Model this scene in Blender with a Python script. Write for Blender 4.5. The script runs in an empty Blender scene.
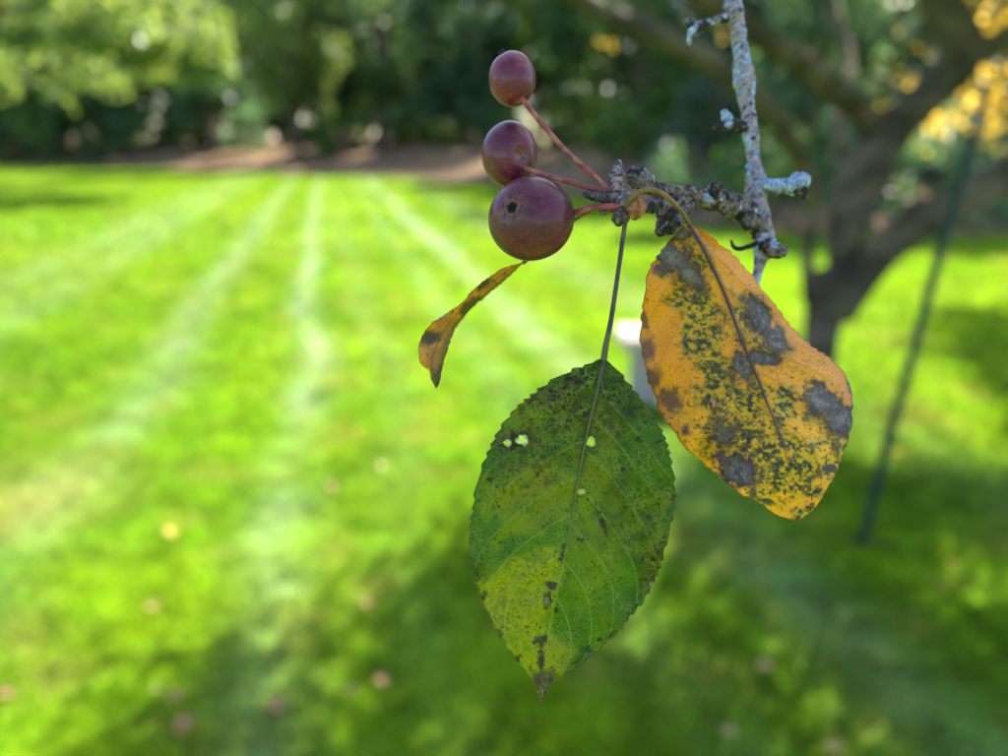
import bpy, math, random
import numpy as np
from mathutils import Vector, Matrix
R = math.radians
random.seed(7); rng = np.random.default_rng(11)
sc = bpy.context.scene
col = sc.collection

# ------------------------------------------------------------------ camera
CAM_H, PITCH, FPX = 1.5, R(18.3), 726.0
FOCUS = 0.140
cam_d = bpy.data.cameras.new('camera'); cam = bpy.data.objects.new('camera', cam_d); col.objects.link(cam)
cam.location = (0, 0, CAM_H); cam.rotation_euler = (R(90) - PITCH, 0, 0)
cam_d.sensor_width = 36; cam_d.lens = 36 * FPX / 1008
cam_d.clip_start = 0.01; cam_d.clip_end = 3000
cam_d.dof.use_dof = True; cam_d.dof.focus_distance = FOCUS
cam_d.dof.aperture_fstop = cam_d.lens / 3.4
sc.camera = cam
# ------------------------------------------------------------------ light
SUN_AZ, SUN_EL = R(38), R(46)
world = bpy.data.worlds.new('World'); sc.world = world; world.use_nodes = True
wn = world.node_tree.nodes; wl = world.node_tree.links
sky = wn.new('ShaderNodeTexSky'); sky.sky_type = 'NISHITA'; sky.sun_disc = False
sky.sun_elevation = SUN_EL; sky.sun_rotation = SUN_AZ
wn['Background'].inputs['Strength'].default_value = 0.105
wl.new(sky.outputs[0], wn['Background'].inputs['Color'])
SUN = Vector((math.sin(SUN_AZ) * math.cos(SUN_EL), math.cos(SUN_AZ) * math.cos(SUN_EL), math.sin(SUN_EL)))
sd = bpy.data.lights.new('sun', 'SUN'); so = bpy.data.objects.new('sun', sd); col.objects.link(so)
sd.energy = 5.0; sd.angle = R(0.53); sd.color = (1.0, 0.94, 0.82)
so.rotation_euler = SUN.to_track_quat('Z', 'Y').to_euler(); so.location = (0, 0, 30)
sc.view_settings.view_transform = 'Standard'; sc.view_settings.look = 'None'
sc.view_settings.gamma = 1; sc.view_settings.exposure = 2.15; sc.view_settings.use_curve_mapping = False
sc.render.engine = 'CYCLES'
sc.cycles.use_denoising = True
sc.cycles.max_bounces = 8; sc.cycles.transmission_bounces = 6; sc.cycles.transparent_max_bounces = 8
sc.cycles.sample_clamp_indirect = 6

# ------------------------------------------------------------------ helpers
FW = np.array([0, math.cos(PITCH), -math.sin(PITCH)]); UP = np.array([0, math.sin(PITCH), math.cos(PITCH)]); RT = np.array([1.0, 0, 0])
C0 = np.array([0, 0, CAM_H])
def W(px, py, z):
    """photo measurement + real distance along the view axis -> world point(s)"""
    px, py, z = np.broadcast_arrays(np.asarray(px, float), np.asarray(py, float), np.asarray(z, float))
    a = ((px - 504) / FPX)[..., None]; b = ((py - 378) / FPX)[..., None]
    return C0 + z[..., None] * (FW + a * RT - b * UP)
def G(px, py, h=0.0):
    """photo measurement -> point on the ground plane at height h"""
    a = (px - 504) / FPX; b = (py - 378) / FPX
    d = FW + a * RT - b * UP
    t = (h - CAM_H) / d[2]
    return C0 + t * d
def proj(P):
    q = np.asarray(P, float) - C0
    z = q @ FW
    zz = np.where(np.abs(z) < 1e-6, 1e-6, z)
    return 504 + FPX * (q @ RT) / zz, 378 - FPX * (q @ UP) / zz, z
def lin(r, g, b):
    f = lambda c: (c / 255 / 12.92) if c <= 10.3 else ((c / 255 + .055) / 1.055) ** 2.4
    return np.array([f(r), f(g), f(b)])
def _h(ix, iy, iz, seed):
    n = (ix.astype(np.int64) * 374761393 + iy.astype(np.int64) * 668265263 + iz.astype(np.int64) * 2147483647 + seed * 1274126177) & 0xffffffff
    n = ((n ^ (n >> 13)) * 1274126177) & 0xffffffff
    n = ((n ^ (n >> 16)) * 668265263) & 0xffffffff
    return ((n ^ (n >> 15)) & 0xffffff) / float(0xffffff)
def vn(P, seed=0):
    P = np.asarray(P, float); i = np.floor(P); f = P - i; f = f * f * (3 - 2 * f)
    x, y, z = i[:, 0], i[:, 1], i[:, 2]; o = 0
    for dx in (0, 1):
        for dy in (0, 1):
            for dz in (0, 1):
                w = (f[:, 0] if dx else 1 - f[:, 0]) * (f[:, 1] if dy else 1 - f[:, 1]) * (f[:, 2] if dz else 1 - f[:, 2])
                o = o + w * _h(x + dx, y + dy, z + dz, seed)
    return o
def fbm(P, seed=0, octv=4):
    P = np.asarray(P, float); o = 0; a = .5; t = 0
    for k in range(octv):
        o = o + a * vn(P, seed + k * 17); t += a; P = P * 2.03 + 3.7; a *= .5
    return o / t
def f2(x, y, s, seed=0, octv=4):
    return fbm(np.stack([np.ravel(x) / s, np.ravel(y) / s, np.zeros(np.size(x))], 1), seed, octv)
def sm(a, b, x):
    t = np.clip((x - a) / (b - a), 0, 1); return t * t * (3 - 2 * t)
def cat(pts, n):
    """Catmull-Rom resample of a polyline (any dimension) to n points, even arc length on the first 2-3 dims"""
    p = np.asarray(pts, float); q = np.vstack([2 * p[0] - p[1], p, 2 * p[-1] - p[-2]]); out = []
    for i in range(1, len(q) - 2):
        t = np.linspace(0, 1, 24, endpoint=False)[:, None]
        a, b, c, d = q[i - 1], q[i], q[i + 1], q[i + 2]
        out.append(.5 * ((2 * b) + (c - a) * t + (2 * a - 5 * b + 4 * c - d) * t ** 2 + (3 * b - a - 3 * c + d) * t ** 3))
    o = np.vstack(out + [p[-1:]])
    dd = min(3, o.shape[1])
    s = np.r_[0, np.cumsum(np.linalg.norm(np.diff(o[:, :dd], axis=0), axis=1))]
    u = np.linspace(0, s[-1], n)
    return np.stack([np.interp(u, s, o[:, k]) for k in range(o.shape[1])], 1)

def mesh(name, V, F, mat, parent=None, colr=None, uv=None, smooth=True, attr=None):
    V = np.asarray(V, np.float32)
    me = bpy.data.meshes.new(name)
    if isinstance(F, np.ndarray):
        k = F.shape[1]
        me.vertices.add(len(V)); me.vertices.foreach_set('co', V.ravel())
        me.loops.add(F.size); me.loops.foreach_set('vertex_index', F.astype(np.int32).ravel())
        me.polygons.add(len(F)); me.polygons.foreach_set('loop_start', np.arange(0, F.size, k, dtype=np.int32))
        me.update(calc_edges=True)
    else:
        me.from_pydata(V.tolist(), [], F)
    if colr is not None:
        c = np.ones((len(V), 4), np.float32); c[:, :3] = colr
        me.color_attributes.new('Col', 'FLOAT_COLOR', 'POINT').data.foreach_set('color', c.ravel())
    if uv is not None:
        l = me.uv_layers.new(name='UVMap'); idx = np.empty(len(me.loops), np.int32); me.loops.foreach_get('vertex_index', idx)
        l.data.foreach_set('uv', np.asarray(uv, np.float32)[idx].ravel())
    if smooth: me.polygons.foreach_set('use_smooth', np.ones(len(me.polygons), bool))
    if mat: me.materials.append(mat)
    me.validate(); me.update()
    o = bpy.data.objects.new(name, me); col.objects.link(o)
    if parent: 
        o.parent = parent
        o.matrix_parent_inverse = Matrix.Translation(-Vector(parent.location)) if parent.parent is None else Matrix.Identity(4)
    return o
def empty(name, loc, label=None, cat_=None, group=None):
    o = bpy.data.objects.new(name, None); col.objects.link(o); o.location = loc; o.empty_display_size = .05
    tag(o, label, cat_, group); return o
def tag(o, label=None, cat_=None, group=None, kind=None):
    if label: o['label'] = label
    if cat_: o['category'] = cat_
    if group: o['group'] = group
    if kind: o['kind'] = kind
    return o
class Acc:
    def __init__(s): s.V = []; s.F = []; s.C = []; s.n = 0
    def add(s, V, F, C=None):
        V = np.asarray(V, float); s.V.append(V); s.F.append(np.asarray(F) + s.n); s.n += len(V)
        if C is not None: s.C.append(np.broadcast_to(C, V.shape))
    def build(s, name, mat, parent=None, **k):
        return mesh(name, np.vstack(s.V), np.vstack(s.F), mat, parent, colr=np.vstack(s.C) if s.C else None, **k)
def tube(pts, rad, m=16, step=None, n=None, bump=None, cap=True):
    """pts (k,3) world; rad (k,) -> V,F(quads). bump(P,N,r)->offset"""
    pr = np.column_stack([pts, rad])
    L = np.linalg.norm(np.diff(np.asarray(pts, float), axis=0), axis=1).sum()
    if n is None: n = max(4, int(L / step))
    q = cat(pr, n); P, r = q[:, :3], q[:, 3].copy()
    T = np.gradient(P, axis=0); T /= np.linalg.norm(T, axis=1)[:, None] + 1e-12
    a = np.array([0, 0, 1.0]) if abs(T[0][2]) < .9 else np.array([1.0, 0, 0])
    N = np.cross(T[0], a); N /= np.linalg.norm(N); Ns = [N]
    for i in range(1, n):
        N = Ns[-1] - T[i] * np.dot(Ns[-1], T[i]); N /= np.linalg.norm(N) + 1e-12; Ns.append(N)
    Ns = np.array(Ns); B = np.cross(T, Ns)
    if cap:
        P = np.vstack([P[:1] - T[:1] * r[0] * .35, P[:1] - T[:1] * r[0] * .3, P, P[-1:] + T[-1:] * r[-1] * .3, P[-1:] + T[-1:] * r[-1] * .35])
        r = np.r_[r[0] * .02, r[0] * .7, r, r[-1] * .7, r[-1] * .02]
        Ns = np.vstack([Ns[:1], Ns[:1], Ns, Ns[-1:], Ns[-1:]]); B = np.vstack([B[:1], B[:1], B, B[-1:], B[-1:]])
    n = len(P); th = np.linspace(0, 2 * math.pi, m, endpoint=False)
    D = np.cos(th)[None, :, None] * Ns[:, None] + np.sin(th)[None, :, None] * B[:, None]
    rr = np.repeat(r[:, None], m, 1)
    if bump is not None:
        base = (P[:, None] + D * rr[..., None]).reshape(-1, 3)
        rr = rr * (1 + bump(base).reshape(n, m))
    V = (P[:, None] + D * rr[..., None]).reshape(-1, 3)
    i = np.arange(n - 1)[:, None] * m; j = np.arange(m)[None]
    F = np.stack([i + j, i + (j + 1) % m, i + m + (j + 1) % m, i + m + j], -1).reshape(-1, 4)
    return V, F
def box(c, s, bev=0.0):
    x, y, z = np.array(s) / 2; b = bev
    V = []; F = []
    # bevelled box as 3 nested rings
    prof = [(-z, b), (-z + b, 0), (z - b, 0), (z, b)] if b else [(-z, 0), (z, 0)]
    for zz, i in prof:
        X, Y = x - i, y - i; k = b
        V += [(-X + k, -Y, zz), (X - k, -Y, zz), (X, -Y + k, zz), (X, Y - k, zz), (X - k, Y, zz), (-X + k, Y, zz), (-X, Y - k, zz), (-X, -Y + k, zz)]
    m = 8
    for r_ in range(len(prof) - 1):
        for j in range(m): F.append([r_ * m + j, r_ * m + (j + 1) % m, (r_ + 1) * m + (j + 1) % m, (r_ + 1) * m + j])
    F.append(list(range(m))[::-1]); F.append([(len(prof) - 1) * m + j for j in range(m)])
    return np.array(V) + np.array(c), F

# ------------------------------------------------------------------ materials
def newmat(name):
    m = bpy.data.materials.new(name); m.use_nodes = True; nt = m.node_tree
    for n in list(nt.nodes): nt.nodes.remove(n)
    out = nt.nodes.new('ShaderNodeOutputMaterial')
    return m, nt, nt.nodes, nt.links, out
def node(ns, t, **k):
    n = ns.new(t)
    for a, b in k.items(): setattr(n, a, b)
    return n
def mat_attr(name, rough=.8, spec=.3, noise=None, bump=None, coord='Object', mult=1.0):
    """colour attribute x fine noise; noise=(scale,amount) bump=(scale,strength,distance)"""
    m, nt, ns, ls, out = newmat(name)
    b = node(ns, 'ShaderNodeBsdfPrincipled'); b.inputs['Roughness'].default_value = rough; b.inputs['Specular IOR Level'].default_value = spec
    ls.new(b.outputs[0], out.inputs[0])
    at = node(ns, 'ShaderNodeAttribute', attribute_name='Col'); c = at.outputs['Color']
    tc = node(ns, 'ShaderNodeTexCoord')
    if noise:
        nz = node(ns, 'ShaderNodeTexNoise'); nz.inputs['Scale'].default_value = noise[0]; nz.inputs['Detail'].default_value = 6
        ls.new(tc.outputs[coord], nz.inputs['Vector'])
        mr = node(ns, 'ShaderNodeMapRange'); mr.inputs[1].default_value = .3; mr.inputs[2].default_value = .7
        mr.inputs[3].default_value = 1 - noise[1]; mr.inputs[4].default_value = 1 + noise[1]; ls.new(nz.outputs[0], mr.inputs[0])
        mx = node(ns, 'ShaderNodeVectorMath', operation='SCALE'); ls.new(c, mx.inputs[0]); ls.new(mr.outputs[0], mx.inputs['Scale']); c = mx.outputs[0]
    ls.new(c, b.inputs['Base Color'])
    if bump:
        nb = node(ns, 'ShaderNodeTexNoise'); nb.inputs['Scale'].default_value = bump[0]; nb.inputs['Detail'].default_value = 5
        ls.new(tc.outputs[coord], nb.inputs['Vector'])
        bp = node(ns, 'ShaderNodeBump'); bp.inputs['Strength'].default_value = bump[1]; bp.inputs['Distance'].default_value = bump[2]
        ls.new(nb.outputs[0], bp.inputs['Height']); ls.new(bp.outputs[0], b.inputs['Normal'])
    return m
def mat_leafy(name, trans=.4, tint=(1.15, 1.1, .5), rough=.5, spec=.3, fine=None):
    """thin leaf: colour attribute, reflected + light passing through"""
    m, nt, ns, ls, out = newmat(name)
    b = node(ns, 'ShaderNodeBsdfPrincipled'); b.inputs['Roughness'].default_value = rough; b.inputs['Specular IOR Level'].default_value = spec
    tr = node(ns, 'ShaderNodeBsdfTranslucent'); mx = node(ns, 'ShaderNodeMixShader'); mx.inputs[0].default_value = trans
    ls.new(b.outputs[0], mx.inputs[1]); ls.new(tr.outputs[0], mx.inputs[2]); ls.new(mx.outputs[0], out.inputs[0])
    at = node(ns, 'ShaderNodeAttribute', attribute_name='Col'); c = at.outputs['Color']
    if fine:
        tc = node(ns, 'ShaderNodeTexCoord')
        nw = node(ns, 'ShaderNodeTexNoise'); nw.inputs['Scale'].default_value = 9; ls.new(tc.outputs['UV'], nw.inputs['Vector'])
        wmix = node(ns, 'ShaderNodeVectorMath', operation='MULTIPLY_ADD'); wmix.inputs[1].default_value = (.06, .06, 0)
        ls.new(nw.outputs['Color'], wmix.inputs[0]); ls.new(tc.outputs['UV'], wmix.inputs[2])
        vo = node(ns, 'ShaderNodeTexVoronoi', feature='DISTANCE_TO_EDGE'); vo.inputs['Scale'].default_value = fine['scale']
        ls.new(wmix.outputs[0], vo.inputs['Vector'])
        mr = node(ns, 'ShaderNodeMapRange'); mr.inputs[1].default_value = .0; mr.inputs[2].default_value = .10; mr.inputs[3].default_value = 1; mr.inputs[4].default_value = 0
        ls.new(vo.outputs['Distance'], mr.inputs[0])
        n2 = node(ns, 'ShaderNodeTexNoise'); n2.inputs['Scale'].default_value = 4.0; n2.inputs['Detail'].default_value = 3; ls.new(tc.outputs['UV'], n2.inputs['Vector'])
        m2 = node(ns, 'ShaderNodeMapRange'); m2.inputs[1].default_value = .38; m2.inputs[2].default_value = .66; m2.inputs[3].default_value = 0; m2.inputs[4].default_value = fine['amount']
        ls.new(n2.outputs[0], m2.inputs[0])
        pr = node(ns, 'ShaderNodeMath', operation='MULTIPLY'); ls.new(mr.outputs[0], pr.inputs[0]); ls.new(m2.outputs[0], pr.inputs[1])
        mc = node(ns, 'ShaderNodeMixRGB'); mc.inputs[2].default_value = (*fine['col'], 1); ls.new(pr.outputs[0], mc.inputs[0]); ls.new(c, mc.inputs[1]); c = mc.outputs[0]
        # pores and grain
        n3 = node(ns, 'ShaderNodeTexNoise'); n3.inputs['Scale'].default_value = 45; n3.inputs['Detail'].default_value = 4; ls.new(tc.outputs['UV'], n3.inputs['Vector'])
        m3 = node(ns, 'ShaderNodeMapRange'); m3.inputs[1].default_value = .3; m3.inputs[2].default_value = .7; m3.inputs[3].default_value = .78; m3.inputs[4].default_value = 1.22
        ls.new(n3.outputs[0], m3.inputs[0])
        sc_ = node(ns, 'ShaderNodeVectorMath', operation='SCALE'); ls.new(c, sc_.inputs[0]); ls.new(m3.outputs[0], sc_.inputs['Scale']); c = sc_.outputs[0]
        ad = node(ns, 'ShaderNodeMath', operation='MULTIPLY_ADD'); ad.inputs[1].default_value = .5
        ls.new(n3.outputs[0], ad.inputs[0]); ls.new(mr.outputs[0], ad.inputs[2])
        bp = node(ns, 'ShaderNodeBump'); bp.inputs['Strength'].default_value = fine.get('bump', .35); bp.inputs['Distance'].default_value = .00012
        ls.new(ad.outputs[0], bp.inputs['Height']); ls.new(bp.outputs[0], b.inputs['Normal'])
    ls.new(c, b.inputs['Base Color'])
    vt = node(ns, 'ShaderNodeVectorMath', operation='MULTIPLY'); vt.inputs[1].default_value = tint; ls.new(c, vt.inputs[0]); ls.new(vt.outputs[0], tr.inputs[0])
    return m
M_bark = mat_attr('twig_bark', .85, .25, (900, .28), (1500, .7, .0004))
M_bigbark = mat_attr('tree_bark', .9, .2, (14, .3), (22, .8, .02))
M_stalk = mat_attr('stalk_skin', .5, .4, (1500, .18), (2500, .3, .0001))
M_leaf = mat_leafy('green_leaf_blade', .42, (1.35, 1.2, .35), .5, .3, dict(scale=17, amount=.9, col=(.18, .26, .025), bump=.7))
M_yleaf = mat_leafy('yellow_leaf_blade', .32, (1.1, .95, .5), .5, .4, dict(scale=13, amount=.22, col=(.42, .22, .02), bump=.3))
M_grass = mat_leafy('grass_blades', .55, (1.25, 1.18, .9), .45, .35)
M_foliage = mat_leafy('tree_foliage', .5, (1.5, 1.35, .6), .42, .36)
M_stone = mat_attr('bench_stone', .8, .3, (40, .12), (120, .4, .003))
M_paint = mat_attr('green_paint', .6, .3, (60, .1))
M_lichen = mat_attr('lichen', .95, .1, (2500, .3), (3000, .8, .0003))
def mat_apple():
    m, nt, ns, ls, out = newmat('crabapple_skin')
    b = node(ns, 'ShaderNodeBsdfPrincipled'); ls.new(b.outputs[0], out.inputs[0])
    b.inputs['Roughness'].default_value = .38; b.inputs['Specular IOR Level'].default_value = .28
    b.inputs['Coat Weight'].default_value = .3; b.inputs['Coat Roughness'].default_value = .16
    b.inputs['Sheen Weight'].default_value = .02; b.inputs['Sheen Roughness'].default_value = .5; b.inputs['Sheen Tint'].default_value = (.75, .7, .9, 1)
    at = node(ns, 'ShaderNodeAttribute', attribute_name='Col'); tc = node(ns, 'ShaderNodeTexCoord')
    vo = node(ns, 'ShaderNodeTexVoronoi'); vo.inputs['Scale'].default_value = 1300; ls.new(tc.outputs['Object'], vo.inputs['Vector'])
    mr = node(ns, 'ShaderNodeMapRange'); mr.inputs[1].default_value = .08; mr.inputs[2].default_value = .22; mr.inputs[3].default_value = .35; mr.inputs[4].default_value = 0
    ls.new(vo.outputs['Distance'], mr.inputs[0])
    mx = node(ns, 'ShaderNodeMixRGB'); mx.inputs[2].default_value = (.25, .13, .08, 1); ls.new(mr.outputs[0], mx.inputs[0]); ls.new(at.outputs['Color'], mx.inputs[1])
    nz = node(ns, 'ShaderNodeTexNoise'); nz.inputs['Scale'].default_value = 700; nz.inputs['Detail'].default_value = 6; ls.new(tc.outputs['Object'], nz.inputs['Vector'])
    m2 = node(ns, 'ShaderNodeMapRange'); m2.inputs[1].default_value = .3; m2.inputs[2].default_value = .7; m2.inputs[3].default_value = .82; m2.inputs[4].default_value = 1.18; ls.new(nz.outputs[0], m2.inputs[0])
    s = node(ns, 'ShaderNodeVectorMath', operation='SCALE'); ls.new(mx.outputs[0], s.inputs[0]); ls.new(m2.outputs[0], s.inputs['Scale']); ls.new(s.outputs[0], b.inputs['Base Color'])
    m3 = node(ns, 'ShaderNodeMapRange'); m3.inputs[1].default_value = .3; m3.inputs[2].default_value = .7; m3.inputs[3].default_value = .42; m3.inputs[4].default_value = .55; ls.new(nz.outputs[0], m3.inputs[0]); ls.new(m3.outputs[0], b.inputs['Roughness'])
    return m
M_apple = mat_apple()
def mat_lawn():
    m, nt, ns, ls, out = newmat('lawn_turf')
    b = node(ns, 'ShaderNodeBsdfPrincipled'); ls.new(b.outputs[0], out.inputs[0]); b.inputs['Roughness'].default_value = .9; b.inputs['Specular IOR Level'].default_value = .1
    at = node(ns, 'ShaderNodeAttribute', attribute_name='Col'); tc = node(ns, 'ShaderNodeTexCoord')
    nz = node(ns, 'ShaderNodeTexNoise'); nz.inputs['Scale'].default_value = 9; nz.inputs['Detail'].default_value = 8; ls.new(tc.outputs['Object'], nz.inputs['Vector'])
    mr = node(ns, 'ShaderNodeMapRange'); mr.inputs[1].default_value = .3; mr.inputs[2].default_value = .7; mr.inputs[3].default_value = .6; mr.inputs[4].default_value = 1.35; ls.new(nz.outputs[0], mr.inputs[0])
    s = node(ns, 'ShaderNodeVectorMath', operation='SCALE'); ls.new(at.outputs['Color'], s.inputs[0]); ls.new(mr.outputs[0], s.inputs['Scale']); ls.new(s.outputs[0], b.inputs['Base Color'])
    n2 = node(ns, 'ShaderNodeTexNoise'); n2.inputs['Scale'].default_value = 60; ls.new(tc.outputs['Object'], n2.inputs['Vector'])
    bp = node(ns, 'ShaderNodeBump'); bp.inputs['Strength'].default_value = .8; bp.inputs['Distance'].default_value = .03; ls.new(n2.outputs[0], bp.inputs['Height']); ls.new(bp.outputs[0], b.inputs['Normal'])
    return m
M_lawn = mat_lawn()
M_mulch = mat_attr('mulch', .95, .1, (6, .35), (25, .9, .05))

# ------------------------------------------------------------------ ground
# far edge of the lawn, measured in the photograph and set out on the ground
edge_px = [(-1500, 158), (-500, 160), (0, 164), (100, 167), (250, 173), (400, 179), (500, 186), (600, 200), (690, 226), (800, 236), (1008, 236), (1400, 236), (2500, 236)]
EDGE = np.array([G(*p)[:2] for p in edge_px])
EDGE = np.vstack([[EDGE[0, 0] - 60, EDGE[0, 1]], EDGE, [EDGE[-1, 0] + 60, EDGE[-1, 1]]])
def edge_y(x): return np.interp(x, EDGE[:, 0], EDGE[:, 1])
# mowing direction: the pale wheel tracks run to one vanishing point left of centre
mow = G(326, 152)[:2]; mow = mow / np.linalg.norm(mow); mown = np.array([mow[1], -mow[0]])
trk = [(75, 470, .17, .6), (140, 400, .10, .28), (287, 470, .11, 1.0), (318, 400, .07, .25), (505, 308, .16, .9), (15, 282, .35, .35), (120, 255, .25, .4), (455, 330, .12, .35), (385, 400, .12, .22), (690, 330, .3, .4)]
TR = [(G(a, b)[:2] @ mown, w, s) for a, b, w, s in trk]
def pale(x, y):
    u = x * mown[0] + y * mown[1]; v = x * mow[0] + y * mow[1]
    u = u + .30 * (f2(x, y, 2.2, 5, 2) - .5) + .12 * (f2(x, y, .35, 6, 3) - .5)
    o = np.zeros_like(u)
    for c, w, s in TR: o = np.maximum(o, s * np.exp(-((u - c) / w) ** 2))
    brk = sm(.36, .62, f2(x, y, .33, 9, 4)) * (.55 + .45 * sm(.35, .6, f2(x, y, 1.7, 19, 3)))
    return o * (.50 + .55 * brk) * (.45 + .55 * sm(2.5, 6.0, v))
dry_c = G(15, 505)[:2]
def grass_col(x, y, n):
    big = f2(x, y, 1.6, 21, 4); med = f2(x, y, .28, 33, 3)
    g1, g2 = np.array([.096, .232, .007]), np.array([.205, .345, .007])
    c = g1 + (g2 - g1) * (.2 + .7 * sm(.25, .75, .55 * big + .45 * med))[:, None]
    fine = f2(x, y, .07, 91, 3); c = c * (.74 + .60 * sm(.25, .75, fine))[:, None] * (.92 + .2 * sm(.3, .7, f2(x, y, .6, 93, 3)))[:, None]
    p = pale(x, y)[:, None] * (.55 + .6 * sm(.3, .65, fine))[:, None]
    c = c + (np.array([.46, .54, .46]) - c) * np.clip(p, 0, 1) * .75  # pale trampled clippings, with the reflection of bent grass put into the colour
    d = np.exp(-(((x - dry_c[0]) / .42) ** 2 + ((y - dry_c[1]) / .42) ** 2))[:, None] * sm(.35, .6, med)[:, None]
    c = c + (np.array([.40, .37, .13]) - c) * d * .55
    yl = sm(.55, .75, f2(x, y, .22, 77, 4))[:, None] * .6
    c = c + (np.array([.30, .32, .06]) - c) * yl
    return c
nx, ny = 260, 220
gx = np.r_[np.linspace(-120, -16, 40), np.linspace(-15.5, 15.5, 180), np.linspace(16, 120, 40)]
gy0 = np.r_[np.linspace(-20, 0.4, 12), .5 + (np.linspace(0, 1, ny - 12) ** 1.8)]
V = []; 
for x in gx:
    ey = edge_y(x)
    yy = np.where(gy0 < .5, gy0, .5 + (gy0 - .5) * (ey - .5))
    V.append(np.stack([np.full(ny, x), yy, np.zeros(ny)], 1))
V = np.vstack(V)
i = np.arange(len(gx) - 1)[:, None] * ny; j = np.arange(ny - 1)[None]
F = np.stack([i + j, i + ny + j, i + ny + j + 1, i + j + 1], -1).reshape(-1, 4)
lawn = mesh('lawn', V, F, M_lawn, colr=grass_col(V[:, 0], V[:, 1], 0) * .62); tag(lawn, 'bright green mown lawn with pale wheel tracks', kind='structure')
# raised mulch bed behind it
def bed_h(d): return 1.0 * sm(0, 9, d)
ub = np.r_[-.03, np.linspace(0, 10, 30), 14, 25, 50, 100, 300, 900]
V = []
for x in gx:
    for u in ub: V.append((x * (1 if u < 15 else 1 + u / 60), edge_y(x) + u, (-.05 if u < 0 else .012 + bed_h(u) * (1 if x < 3 else max(.35, 1 - (x - 3) * .2)))))
V = np.array(V); m_ = len(ub)
V[:, 2] += np.where(V[:, 2] > .02, .05 * (f2(V[:, 0], V[:, 1], 1.2, 3, 3) - .5), 0)
i = np.arange(len(gx) - 1)[:, None] * m_; j = np.arange(m_ - 1)[None]
F = np.stack([i + j, i + m_ + j, i + m_ + j + 1, i + j + 1], -1).reshape(-1, 4)
cm = lin(100, 84, 68) + (lin(134, 108, 84) - lin(100, 84, 68)) * sm(.35, .65, f2(V[:, 0], V[:, 1], 1.5, 8, 4))[:, None]
bed = mesh('mulch_bed', V, F, M_mulch, colr=cm); tag(bed, 'brown mulch bed rising behind the lawn under the trees', kind='structure')
def ground_z(x, y):
    d = y - float(edge_y(x)); 
    return 0 if d < 0 else .012 + float(bed_h(d)) * (1 if x < 3 else max(.35, 1 - (x - 3) * .2))

# ------------------------------------------------------------------ grass blades
def grass():
    Vs, Cs = [], []
    def band(d0, d1, n, w, h, wide):
        d = np.sqrt(rng.uniform(d0 ** 2, d1 ** 2, n)); x = rng.uniform(-wide, wide, n) * d + .0; y = d
        keep = y < edge_y(x) - .02; x, y = x[keep], y[keep]; k = len(x)
        c = grass_col(x, y, 0) * rng.uniform(.65, 1.35, (k, 1)) * np.stack([rng.uniform(.85, 1.2, k), np.ones(k), np.ones(k)], 1)
        a = rng.uniform(0, 2 * math.pi, k); ww = w * rng.uniform(.6, 1.3, k); hh = h * rng.uniform(.5, 1.25, k) * (.65 + .7 * f2(x, y, .12, 95, 2)) * (1 - .35 * pale(x, y))
        side = np.stack([np.cos(a), np.sin(a), np.zeros(k)], 1) * ww[:, None] / 2
        b = rng.uniform(0, 2 * math.pi, k); ln = hh * rng.uniform(.1, .9, k)
        tip = np.stack([np.cos(b) * ln, np.sin(b) * ln, hh], 1)
        P = np.stack([x, y, np.full(k, -.003)], 1)
        Vs.append(np.stack([P - side, P + side, P + tip * [1, 1, 1] + side * .25, P + tip - side * .25], 1).reshape(-1, 3))
        Cs.append(np.repeat(c, 4, 0))
    band(.9, 4, 175000, .005, .045, 1.4)
    band(4, 10, 285000, .010, .05, 1.35)
    band(10, 37, 300000, .035, .07, 1.15)
    V = np.vstack(Vs); C = np.vstack(Cs)
    F = np.arange(len(V)).reshape(-1, 4)
    o = mesh('grass', V, F, M_grass, colr=C, smooth=False); tag(o, 'short green mown grass covering the lawn', 'grass', kind='stuff')
grass()

# ------------------------------------------------------------------ foliage builders
def leaves(P, size, colA, colB, jit=.35, flat=0.0, asp=.6):
    """one small folded leaf face (two quads) per point"""
    n = len(P)
    a = rng.normal(size=(n, 3)); a[:, 2] = a[:, 2] * (1 - flat) - .3 * flat; a /= np.linalg.norm(a, axis=1)[:, None]
    b = rng.normal(size=(n, 3)); b[:, 2] *= (1 - flat); b -= a * (a * b).sum(1)[:, None]; b /= np.linalg.norm(b, axis=1)[:, None]
    c = np.cross(a, b); s = (size * rng.uniform(.6, 1.3, n))[:, None]
    mid0 = P; mid1 = P + a * s; l = P + a * s * .5 + b * s * asp * .5 + c * s * .12; r = P + a * s * .5 - b * s * asp * .5 + c * s * .12
    V = np.stack([mid0, r, mid1, l], 1).reshape(-1, 3)
    t = rng.uniform(0, 1, (n, 1)); cc = (np.asarray(colA) * (1 - t) + np.asarray(colB) * t) * rng.uniform(1 - jit, 1 + jit, (n, 1))
    return V, np.arange(4 * n).reshape(-1, 4), np.repeat(cc, 4, 0)
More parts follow.
